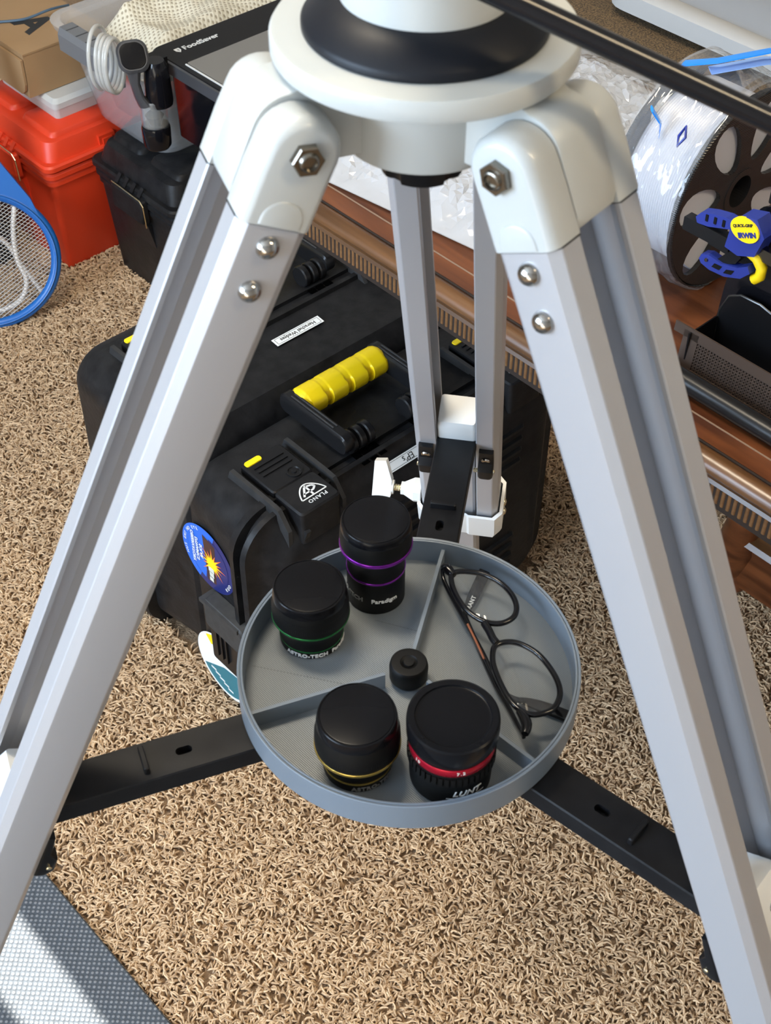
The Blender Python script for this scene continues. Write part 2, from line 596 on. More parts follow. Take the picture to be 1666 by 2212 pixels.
# extrusion section (t outward, b radial)
SEC = [(0.0138, 0.0158), (0.0145, 0.0165), (0.0255, 0.0165), (0.0262, 0.0162), (0.0298, 0.0120), (0.0300, 0.0112),
       (0.0300, -0.0096), (0.0297, -0.0104), (0.0262, -0.0142), (0.0254, -0.0145), (0.0145, -0.0145), (0.0138, -0.0138),
       (0.0138, -0.0105), (0.0240, -0.0085), (0.0240, 0.0030), (0.0205, 0.0120), (0.0139, 0.0135)]


def arc(cx, cy, r, a0, a1, n):
    return [(cx + r * math.cos(a0 + (a1 - a0) * k / n), cy + r * math.sin(a0 + (a1 - a0) * k / n)) for k in range(n + 1)]


S_END = 0.565
L_TOT = (ZP - 0.004) / math.cos(ALPHA)
for i in range(3):
    ph = PHI0 + i * 2 * PI / 3
    r_ = Vector((math.cos(ph), math.sin(ph), 0))
    t_ = Vector((-math.sin(ph), math.cos(ph), 0))
    dn = r_ * math.sin(ALPHA) + Vector((0, 0, -math.cos(ALPHA)))
    nr = r_ * math.cos(ALPHA) + Vector((0, 0, math.sin(ALPHA)))
    piv = r_ * RP + Vector((0, 0, ZP))
    # lug of the hub between the caps
    lug = MB()
    ca, sa = math.cos(ALPHA), math.sin(ALPHA)
    leg_rz = lambda s_, b_: (RP + s_ * sa + b_ * ca, ZP - s_ * ca + b_ * sa)
    pr = [(0.020, 1.137), (0.020, 1.1707), (RP - 0.004, 1.1707)] + arc(RP, ZP + 0.0010, 0.0170, PI / 2, ALPHA, 8) + [leg_rz(0.026, 0.0170), leg_rz(0.030, 0.0150), leg_rz(0.0310, 0.0040), leg_rz(0.027, -0.006), (0.044, 1.137)]
    fr = (Vector((0, 0, 0)), r_, Vector((0, 0, 1)), -t_)
    h = 0.0132
    lug.loft([[fr[0] + r_ * (x if k in (1, 2) else RP + (x - RP) * 0.97) + Vector((0, 0, y if k in (1, 2) else ZP + (y - ZP) * 0.96)) + t_ * tt for x, y in pr]
              for k, tt in enumerate((-h, -h + 0.0012, h - 0.0012, h))])
    obj('lug', lug, M_hub, hub_o)
    # inner leg: the lower section that slides in the gap (runs to the floor)
    leg = MB()
    lf = (piv, t_, nr, dn)
    sec2 = [(-0.0125, -0.010), (-0.0105, -0.012), (0.0105, -0.012), (0.0125, -0.010), (0.0125, 0.010), (0.0105, 0.012), (-0.0105, 0.012), (-0.0125, 0.010)]
    leg.prism(sec2, 0.43, L_TOT - 0.03, lf)
    leg_o = obj('leg', leg, M_alu, tri)
    obj('foot', MB().lathe([(0, L_TOT - 0.035), (0.016, L_TOT - 0.035), (0.016, L_TOT - 0.012), (0.009, L_TOT), (0, L_TOT)], 20, lf), M_blk, leg_o)
    # white plug on the inner leg's upper end
    plug = MB()
    plug.rr([(0.392, 0, 0.0, 0.0128, 0.0105, 0.002), (0.397, 0, 0.0, 0.0134, 0.0125, 0.002), (0.432, 0, 0.0, 0.0134, 0.0125, 0.002)], lf, n=3)
    obj('leg_plug', plug, M_white, leg_o)
    obj('plug_screw', MB().ball((0, 0, 0), 0.004, frame(piv + dn * 0.41 + nr * 0.0123, t_, nr), 0.5, 14, True), M_chrome, leg_o)
    for sg in (1, -1):
        rail = MB()
        rail.prism([(sg * a, b) for a, b in SEC], 0.024, S_END, lf)
        obj('leg_rail', rail, M_alu, leg_o, smooth=20)
        # rounded plastic cap
        cap = MB()
        R0 = 0.0152
        RB = 0.0167

        def outline(k, extra=0.0):
            top = [(R0 * k * math.cos(a), -R0 * k * math.sin(a)) for a in [PI * q / 14 for q in range(15)]]
            # (b, s): from +b over the top to -b, then down the sides
            pts = [(RB * k, 0.031 - (1 - k) * 0)] + [(RB * k, 0.012)] + [(x * 1.06 if x > 0 else x, y) for x, y in top] + [(-0.0150 * k, 0.012), (-0.0150 * k, 0.031)]
            return pts
        rings = []
        for tt, k in ((0.0134, 0.97), (0.0142, 1.0), (0.0262, 1.0), (0.0288, 0.92), (0.0304, 0.80), (0.0308, 0.72)):
            ring = []
            for b, s_ in outline(1.0):
                kb = k if tt > 0.02 else k
                bb = b * (1 - (1 - kb) * 0.95)
                ss = s_ * kb if s_ < 0.013 else s_
                ring.append(piv + t_ * (sg * tt) + nr * bb + dn * ss)
            rings.append(ring)
        cap.loft(rings)
        co = obj('leg_cap', cap, M_cap, leg_o, smooth=50)
        obj('cap_seam', MB().prism([(sg * (0.0219 + (a - 0.0219) * 1.03), b * 1.03) for a, b in SEC[:12]], 0.0309, 0.0315, lf), M_blk, leg_o, smooth=20)
        # raised half-round boss below the nut
        bp_ = [(0.0088, 0.0302), (0.0088, 0.0272)] + [(0.0088 * math.cos(PI * q / 12), 0.0272 - 0.0078 * math.sin(PI * q / 12)) for q in range(1, 12)] + [(-0.0088, 0.0272), (-0.0088, 0.0302)]
        O1 = piv + t_ * (sg * 0.0304)
        bs_ = MB().loft([[O1 + nr * x * k + dn * (0.028 + (y - 0.028) * k) + t_ * (sg * z) for x, y in bp_] for k, z in ((1.06, 0.0), (1.0, 0.0008), (0.90, 0.0012))], cap0=False)
        obj('cap_boss', bs_, M_cap, leg_o, smooth=60)
        # hex nut with bolt end, in a recess
        nf = frame(piv + t_ * (sg * 0.0306), nr, t_ * sg)
        hexp = [(0.0068 * math.cos(PI / 3 * q + 0.35), 0.0068 * math.sin(PI / 3 * q + 0.35)) for q in range(6)]
        nut = MB()
        nut.loft([[nf[0] + nf[1] * x * k + nf[2] * y * k + nf[3] * z for x, y in hexp] for z, k in ((-0.001, 1), (0.0030, 1), (0.0036, 0.92))])
        nut.lathe([(0.0042, 0.0036), (0.0036, 0.0048), (0.0030, 0.0050), (0.0026, 0.0034), (0, 0.0034)], 20, nf)
        obj('hex_nut', nut, M_steel, leg_o, smooth=25)
        for q in (0.0402, 0.0608):
            for _ in (0,):
                obj('rivet', MB().ball((0, 0, 0), 0.0050, frame(piv + dn * q + t_ * (sg * 0.0299) + nr * 0.0008, nr, t_ * sg), 0.9, 28, True), M_chrome, leg_o, smooth=60)
        # pivot bracket for the spreader arm
        br = MB()
        bf = (piv + dn * 0.437 + t_ * (sg * 0.0215) - nr * 0.0145, t_, -nr, dn)
        br.rr([(-0.015, 0, 0.0015, 0.0052, 0.002, 0.001), (0.0, 0, 0.0022, 0.0055, 0.0026, 0.001), (0.004, 0, 0.0045, 0.0055, 0.0055, 0.002), (0.014, 0, 0.005, 0.0055, 0.006, 0.003), (0.018, 0, 0.003, 0.0050, 0.004, 0.002)], bf, n=3)
        obj('arm_bracket', br, M_blk, leg_o)
        obj('bracket_screw', MB().lathe([(0, 0.0), (0.0034, 0.0), (0.003, 0.001), (0.0016, 0.0013), (0, 0.0008)], 16,
                                        frame(bf[0] + dn * -0.005 - nr * 0.0046, t_, -nr)), M_chrome, leg_o)
        obj('bracket_pin', MB().tube([bf[0] + dn * 0.010 - nr * 0.006 + t_ * (sg * q) for q in (-0.0088, -0.0084, 0.0064, 0.0068)], [0.001, 0.0016, 0.0016, 0.001], 10), M_brass, leg_o)
    # clamp collar around both rails' lower ends
    cl = MB()
    oc = [(-0.034, -0.012), (-0.0285, -0.0185), (-0.008, -0.0185), (-0.006, -0.0172), (0.006, -0.0172), (0.008, -0.0185), (0.0285, -0.0185), (0.034, -0.012), (0.034, 0.015), (0.0285, 0.0205), (-0.0285, 0.0205), (-0.034, 0.015)]
    ic = [(x * 0.925, y * 0.89) for x, y in oc]
    n_ = len(oc)
    rings = []
    for s_, kk, pts in ((0.552, 1, ic), (0.552, 1, oc), (0.556, 1.0, oc), (0.585, 1.0, oc), (0.594, 0.95, oc), (0.594, 0.80, ic), (0.575, 1, ic)):
        rings.append([piv + t_ * x * kk + nr * y * kk + dn * s_ for x, y in pts])
    cl.loft(rings, cap0=False, cap1=False)
    cl.prism([(x * 0.72, y * 0.74) for x, y in oc], 0.572, 0.592, lf)
    obj('clamp_collar', cl, M_white, leg_o, smooth=20)
    kf = frame(piv + dn * 0.553 + t_ * 0.034, dn * 0.6 - nr * 0.8, t_)
    ks = 1
    knob = MB()
    knob.lathe([(0.010, -0.002), (0.010, 0.004), (0.0055, 0.012), (0.0055, 0.0145), (0, 0.0145)], 8, kf)
    obj('clamp_nut', knob, M_white, leg_o, smooth=20)
    sp = MB()
    sp.lathe([(0.0030, 0.0145)] + [(0.0030 if q % 2 else 0.0024, 0.0145 + 0.0008 * q) for q in range(1, 9)] + [(0.0030, 0.0215), (0, 0.0215)], 14, kf)
    obj('clamp_bolt', sp, M_brass, leg_o)
    wing = MB()
    wing.lathe([(0, 0.0205), (0.0058, 0.0205), (0.0058, 0.025), (0.005, 0.030), (0, 0.030)], 16, kf)
    wf = (kf[0], kf[1], kf[3], kf[2])
    wing.prism([(-0.021, 0.037), (-0.022, 0.028), (-0.006, 0.022), (0.006, 0.022), (0.022, 0.028), (0.021, 0.037), (0.006, 0.037), (-0.006, 0.037)], -0.0055, 0.0055, wf)
    obj('clamp_wing', wing, M_white, leg_o, smooth=30)
    for q in (0.562, 0.582):
        obj('collar_screw', MB().ball((0, 0, 0), 0.0034, frame(piv + dn * q - t_ * 0.0335 + nr * 0.002, dn, -t_), 0.7, 14, True), M_brass, leg_o)

    # spreader arm
    arm = MB()
    af = (Vector((0, 0, ARM_Z)), t_, Vector((0, 0, 1)), r_)
    hw = 0.01367
    hh = 0.01335
    pa = [(-hw, -hh), (-hw, -0.0008), (-hw + 0.0008, 0), (hw - 0.0008, 0), (hw, -0.0008), (hw, -hh)]
    arm.loft([[af[0] + t_ * x + Vector((0, 0, y if not (d > 0.221 and y > -0.002) else y - 0.002)) + r_ * d for x, y in pa] for d in (0.012, 0.218, 0.2235)])
    ao = obj('spreader_arm', arm, M_arm, tri, smooth=25)
    slot = MB()
    slot.prism([(x, y) for x, y in rrect(0.137 if i else 0.133, 0, 0.0048, 0.0026, 0.0025, 5)], -0.006, 0.004, (Vector((0, 0, ARM_Z)), r_, t_, Vector((0, 0, 1))))
    bool_cut(ao, [slot])
    rx = 0.160 if i else 0.150
    rb = MB()
    rb.rr([(-0.001, rx, 0, 0.0017, 0.0088, 0.001), (0.0040, rx, 0, 0.0016, 0.0086, 0.001), (0.0046, rx, 0, 0.0011, 0.008, 0.001)], (Vector((0, 0, ARM_Z)), r_, t_, Vector((0, 0, 1))), n=3)
    obj('arm_rib', rb, M_arm, ao)
obj('spreader_boss', MB().lathe([(0, ARM_Z - 0.022), (0.008, ARM_Z - 0.022), (0.016, ARM_Z - 0.016), (0.018, ARM_Z - 0.0125), (0.018, ARM_Z + 0.0005), (0, ARM_Z + 0.0005)], 32), M_blk, tri)

# ================================================================== TRAY
tray = thing('accessory_tray', 'round grey printed tray with three dividers on the spreader arms', 'tray', (0, 0, TRAY_Z))
FZ = -0.0182
tw = MB().lathe([(0, -0.0215), (0.0985, -0.0215), (0.1, -0.0202), (0.1, -0.0004), (0.0996, 0), (0.0984, -0.0004), (0.0984, -0.0010), (0.0978, -0.0002), (0.0968, -0.0004), (0.0967, FZ), (0, FZ)], 160)
tray_b = obj('tray_body', tw, M_tray, tray, smooth=30)
fl = MB().lathe([(0.0966, FZ + 0.0001), (0, FZ + 0.0001)], 96)
obj('tray_floor', fl, M_trayf, tray)
for az, r0, r1 in ((76.4, 0.0135, 0.0972), (-159.3, 0.0150, 0.0972), (-43.7, 0.0150, 0.0972)):
    a = math.radians(az)
    d_ = Vector((math.cos(a), math.sin(a), 0))
    s_ = Vector((-math.sin(a), math.cos(a), 0))
    dv = MB().box(((r0 + r1) / 2, 0, FZ / 2 - 0.0028), (r1 - r0, 0.0022, -FZ - 0.0056), (Vector((0, 0, 0)), d_, s_, Vector((0, 0, 1))))
    obj('divider', dv, M_tray, tray, smooth=0)
sm = MB()
for a, b in (((-0.093, 0.010), (-0.020, -0.008)), ((-0.020, 0.046), (0.010, 0.036)), ((-0.004, 0.022), (0.007, 0.017))):
    p = Vector((*a, FZ + 0.0002))
    q = Vector((*b, FZ + 0.0002))
    n_ = Vector((-(q - p).y, (q - p).x, 0)).normalized() * 0.00025
    sm.add([p - n_, q - n_, q + n_, p + n_], [(0, 1, 2, 3)])
obj('print_seam', sm, M_line, tray, smooth=0)
obj('tray_knob', MB().lathe([(0, FZ), (0.0085, FZ), (0.0100, FZ + 0.0025), (0.0113, FZ + 0.0045), (0.0115, FZ + 0.0130), (0.0109, FZ + 0.0160), (0.0102, FZ + 0.0168), (0.0096, FZ + 0.0169),
                             (0.0052, FZ + 0.0169), (0.0048, FZ + 0.0164), (0.0034, FZ + 0.0158), (0.0030, FZ + 0.0170), (0, FZ + 0.0172)], 48), M_rub, tray)
TF = TRAY_Z + FZ + 0.0001


# ================================================================== EYEPIECES
def wrap(r, z0, a0, lean=0.0):
    return lambda x, y, z: ((r + z + 0.0002) * math.cos(a0 + x / r), (r + z + 0.0002) * math.sin(a0 + x / r), z0 + y)


def eyepiece(label, loc, prof, rings, cap, ring_mat, ring_label, knurl=None):
    t = thing('eyepiece', label, 'eyepiece', (*loc, TF), 0, 'capped eyepieces standing in the tray')
    obj('barrel', MB().lathe([(0, 0)] + prof + [(0, prof[-1][1])], 64), M_rub, t)
    for r, za, zb in rings:
        obj('accent_ring', MB().lathe([(r - 0.003, za), (r - 0.0002, za), (r, za + 0.0003), (r, zb - 0.0003), (r - 0.0002, zb), (r - 0.003, zb)], 64), ring_mat, t, label=ring_label)
    if knurl:
        r, za, zb, n = knurl
        obj('knurled_grip', MB().lathe([(r - 0.002, za), (r + 0.0002, za), (r - 0.0003, zb), (r - 0.002, zb)], n * 4, wob=lambda k, z: -0.00025 if k % 4 < 2 else 0.0), M_eye, t, smooth=12)
    obj('dust_cap', MB().lathe(cap, 72), M_dcap, t, smooth=28)
    return t


e1 = eyepiece('tall black eyepiece with two purple rings at the back of the tray', (-0.0196, 0.0684),
              [(0.0176, 0), (0.0180, 0.0006), (0.0180, 0.0265), (0.0178, 0.029), (0.0174, 0.033), (0.0184, 0.040), (0.0200, 0.0440), (0.0208, 0.046), (0.0216, 0.0465), (0.0220, 0.0515), (0.0217, 0.0585), (0.0206, 0.0622)],
              [(0.0183, 0.0262, 0.0278), (0.0223, 0.0458, 0.0484)],
              [(0.0190, 0.060), (0.0212, 0.060), (0.0214, 0.0610), (0.0211, 0.0640), (0.0206, 0.0653), (0.0203, 0.0657), (0.0199, 0.0657), (0.0197, 0.0653), (0.0193, 0.0653), (0.0191, 0.0657), (0.0186, 0.0658), (0, 0.0658)], M_purple, 'purple anodised ring')
text('lettering', 'Paradigm', 0.0046, M_txt, e1, wrap(0.0180, 0.0118, math.radians(-72)), bold=0.00008)
text('lettering', 'ASTRO-TECH', 0.0046, M_gtxt, e1, wrap(0.0180, 0.0118, math.radians(-160)), bold=0.00015)
e2 = eyepiece('squat black eyepiece with green rings on the left of the tray', (-0.0584, 0.0345),
              [(0.0188, 0), (0.0194, 0.0005), (0.0195, 0.0052), (0.0191, 0.0075), (0.0186, 0.0120), (0.0198, 0.0175), (0.0220, 0.0205), (0.0231, 0.0212), (0.0233, 0.0245), (0.0230, 0.0320), (0.0220, 0.0375)],
              [(0.0195, 0.0052, 0.0063), (0.0235, 0.0212, 0.0228)],
              [(0.0200, 0.037), (0.0220, 0.0372), (0.0221, 0.0395), (0.0217, 0.0422), (0.0214, 0.0437), (0.0210, 0.0441), (0.0206, 0.0441), (0.0204, 0.0437), (0.0200, 0.0437), (0.0198, 0.0441), (0.0193, 0.0442), (0, 0.0442)], M_green, 'green anodised ring', (0.0231, 0.0260, 0.0335, 110))
text('lettering', 'ASTRO-TECH  Paradigm', 0.0040, M_txt, e2, wrap(0.0194, 0.0026, math.radians(-68)), bold=0.00016, spacing=1.12)
e3 = eyepiece('squat black eyepiece with gold rings, left of the two at the front', (-0.0290, -0.0592),
              [(0.0188, 0), (0.0194, 0.0005), (0.0198, 0.0058), (0.0194, 0.0085), (0.0190, 0.0120), (0.0202, 0.0170), (0.0226, 0.0200), (0.0237, 0.0206), (0.0239, 0.0245), (0.0236, 0.0325), (0.0224, 0.0390)],
              [(0.0199, 0.0066, 0.0080), (0.0242, 0.0204, 0.0226)],
              [(0.0200, 0.038), (0.0224, 0.0383), (0.0225, 0.0405), (0.0221, 0.0435), (0.0217, 0.0451), (0.0213, 0.0455), (0.0209, 0.0455), (0.0207, 0.0451), (0.0203, 0.0451), (0.0201, 0.0455), (0.0196, 0.0456), (0, 0.0456)], M_gold, 'gold anodised ring', (0.0237, 0.0260, 0.0335, 110))
text('lettering', 'ASTRO-TECH', 0.0043, M_gtxt, e3, wrap(0.0196, 0.0030, math.radians(-58)), bold=0.00015, spacing=1.12)
e4 = eyepiece('widest black zoom eyepiece with a red scale band, right of the two at the front', (0.0226, -0.0646),
              [(0.0222, 0), (0.0228, 0.0008), (0.0232, 0.0150), (0.0226, 0.0175), (0.0230, 0.0195), (0.0236, 0.0285), (0.0232, 0.0345), (0.0238, 0.037), (0.0238, 0.040)],
              [(0.0238, 0.0288, 0.0345)],
              [(0.0225, 0.0385), (0.0248, 0.0385), (0.0252, 0.0395), (0.0254, 0.0490), (0.0251, 0.0512), (0.0240, 0.0518), (0.0210, 0.0516), (0.0206, 0.0505), (0.0198, 0.0503), (0.0192, 0.0503), (0, 0.0503)], M_red, 'red anodised scale band')
gr = MB()
for k in range(44):
    a = 2 * PI * k / 44
    gr.box((0.0238, 0, 0.0235), (0.0014, 0.0024, 0.0068), (Vector((0, 0, 0)), Vector((math.cos(a), math.sin(a), 0)), Vector((-math.sin(a), math.cos(a), 0)), Vector((0, 0, 1))))
obj('grip_lugs', gr, M_rub, e4, smooth=0, kind='stuff')
text('lettering', '7.2', 0.0034, M_spale, e4, wrap(0.0238, 0.0318, math.radians(-80)), spacing=1.25)
text('lettering', '10', 0.0034, M_spale, e4, wrap(0.0238, 0.0318, math.radians(-142)), spacing=1.2)
text('lettering', '21.5', 0.0024, M_spale, e4, wrap(0.0236, 0.0215, math.radians(-172)))
text('lettering', 'LUNT', 0.0060, M_txt, e4, wrap(0.0232, 0.0120, math.radians(-70)), bold=0.0001, shear=0.3, spacing=1.05)
ul = MB()
for k in range(14):
    a = math.radians(-98 + k * 4)
    b = math.radians(-98 + k * 4 + 4)
    ul.add([(0.0234 * math.cos(q), 0.0234 * math.sin(q), z) for q, z in ((a, 0.0080), (b, 0.0080), (b, 0.0086), (a, 0.0086))], [(0, 1, 2, 3)])
obj('logo_underline', ul, M_txt, e4, smooth=0)

# ================================================================== SPECTACLES
gl = thing('spectacles', 'black acetate spectacles lying folded in the right part of the tray', 'glasses', (0, 0, TF))
GZ = 0.0165
l1 = [(0.0258, 0.0776), (0.0303, 0.0824)]


def smooth_loop(pts, n=64):
    """closed Catmull-Rom through pts"""
    out = []
    m = len(pts)
    for i in range(n):
        f = i * m / n
        k = int(f)
        t = f - k
        p = [Vector(pts[(k + q) % m]) for q in (-1, 0, 1, 2)]
        out.append(0.5 * ((2 * p[1]) + (p[2] - p[0]) * t + (2 * p[0] - 5 * p[1] + 4 * p[2] - p[3]) * t * t + (-p[0] + 3 * p[1] - 3 * p[2] + p[3]) * t ** 3))
    return out


def smooth_line(pts, n=32):
    out = []
    m = len(pts)
    for i in range(n + 1):
        f = i * (m - 1) / n
        k = min(int(f), m - 2)
        t = f - k
        g = lambda q: Vector(pts[max(0, min(m - 1, q))])
        p = [g(k - 1), g(k), g(k + 1), g(k + 2)]
        out.append(0.5 * ((2 * p[1]) + (p[2] - p[0]) * t + (2 * p[0] - 5 * p[1] + 4 * p[2] - p[3]) * t * t + (-p[0] + 3 * p[1] - 3 * p[2] + p[3]) * t ** 3))
    return out


LENS1 = [(0.0269, 0.0684, 0.0), (0.031, 0.0715, 0.0), (0.0383, 0.0715, 0.0), (0.046, 0.0697, 0.0), (0.0542, 0.0649, 0.0), (0.0603, 0.0581, 0.0), (0.0643, 0.0502, 0.0), (0.0655, 0.0417, 0.0), (0.0631, 0.0347, 0.0), (0.0564, 0.0301, 0.0), (0.0488, 0.03, 0.0), (0.0425, 0.0331, 0.0), (0.0364, 0.0388, 0.0), (0.0314, 0.0469, 0.0), (0.0276, 0.058, 0.0)]
LENS2 = [(0.0501, 0.0106, 0.0), (0.0537, 0.0143, 0.0), (0.0607, 0.0155, 0.0), (0.068, 0.0129, 0.0), (0.0761, 0.006, 0.0), (0.0826, -0.0052, 0.0), (0.0861, -0.0165, 0.0), (0.0856, -0.0256, 0.0), (0.0814, -0.0332, 0.0), (0.0751, -0.0366, 0.0), (0.0684, -0.0373, 0.0), (0.0616, -0.0333, 0.0), (0.056, -0.0244, 0.0), (0.0515, -0.0118, 0.0), (0.049, 0.0004, 0.0)]
BRIDGE = [(0.0453, 0.0293, 0.001), (0.0479, 0.0232, 0.001), (0.0499, 0.0173, 0.001), (0.052, 0.0136, 0.001)]
HINGES = [[(0.0285, 0.0684, 0.0), (0.0257, 0.0724, 0.0), (0.0236, 0.0753, 0.0), (0.0224, 0.0741, 0.0)],
          [(0.062, -0.0346, 0.0), (0.0645, -0.0394, 0.0), (0.0657, -0.0454, 0.0), (0.0642, -0.0507, 0.0)]]
TEMPLES = [[(0.0217, 0.0765, 0.012), (0.0228, 0.0698, 0.0095), (0.0289, 0.0531, 0.0085), (0.0371, 0.0326, 0.008), (0.0444, 0.0135, 0.0075), (0.05, -0.0022, 0.007), (0.0572, -0.0163, 0.006), (0.0685, -0.019, 0.004), (0.0817, -0.0237, 0.003), (0.0935, -0.0299, 0.003)],
           [(0.0641, -0.0495, 0.012), (0.0623, -0.0402, 0.0075), (0.0577, -0.0261, 0.006), (0.0509, -0.0085, 0.005), (0.045, 0.0107, 0.0045), (0.039, 0.032, 0.0042), (0.0349, 0.0476, 0.004), (0.0376, 0.0544, 0.0035), (0.0437, 0.0701, 0.003), (0.0499, 0.0858, 0.003)]]
INLAY = [(0.0359, 0.0343, 0.0105), (0.0405, 0.0207, 0.0105), (0.0446, 0.0074, 0.0105)]
TEXT_ON = [(0.037, 0.0502, 0.0055), (0.0417, 0.0614, 0.0055)]
fb = MB()
for lens in (LENS1, LENS2):
    L = smooth_loop([(x, y, GZ + z) for x, y, z in lens], 72)
    fb.tube(L, 0.0018, 10, closed=True, flat=1.0)
fb.tube(smooth_line([(x, y, GZ + z) for x, y, z in BRIDGE], 12), 0.0024, 10)
for h in HINGES:
    fb.tube(smooth_line([(x, y, GZ + z) for x, y, z in h], 8), [0.0018 + 0.0010 * math.sin(PI * q / 8) + 0.0004 for q in range(9)], 10)
fo = obj('frame_front', fb, M_acet, gl, smooth=60)
for lens in (LENS1, LENS2):
    L = smooth_loop([(x, y, GZ + z) for x, y, z in lens], 72)
    c = sum(L, Vector()) / len(L)
    lb = MB()
    rings = []
    for k, dz in ((0.985, 0.0), (0.8, 0.0010), (0.5, 0.0020), (0.2, 0.0025)):
        rings.append([c + (p - c) * k + Vector((0, 0, dz)) for p in L])
    lb.loft(rings, cap0=False)
    obj('lens', lb, M_lens, gl, smooth=80)
for tp in TEMPLES:
    P = smooth_line(tp, 30)
    tb = MB()
    rings = []
    for i, p in enumerate(P):
        a = P[max(0, i - 1)]
        b = P[min(len(P) - 1, i + 1)]
        t = (b - a).normalized()
        s_ = Vector((-t.y, t.x, 0)).normalized()
        u_ = Vector((0, 0, 1))
        f = i / (len(P) - 1)
        w = 0.0011 + 0.0004 * f
        h = 0.0020 + 0.0012 * max(0, f - 0.72) / 0.28
        rings.append([p + s_ * x + u_ * y for x, y in rrect(0, 0, (w if f < 0.72 else w + 0.0022 * min(1, (f - 0.72) / 0.1)), (h if f < .72 else max(0.0012, h - 0.0012)), 0.0009, 3)])
    tb.loft(rings)
    to = obj('temple', tb, M_acet, gl, smooth=50)
inl = smooth_line(INLAY, 10)
obj('temple_inlay', MB().tube(inl, 0.0007, 8), M_brown, gl, label='brown inlay along the folded temple')
t0, t1 = Vector(TEXT_ON[0]), Vector(TEXT_ON[1])
xx = (t1 - t0).normalized()
text('lettering', 'RANT', 0.0040, M_txt, gl, (t0 + (t1 - t0) * 0.5 + Vector((0, 0, 0.0002)), xx, Vector((0, 0, 1)).cross(xx), Vector((0, 0, 1))), spacing=1.1)


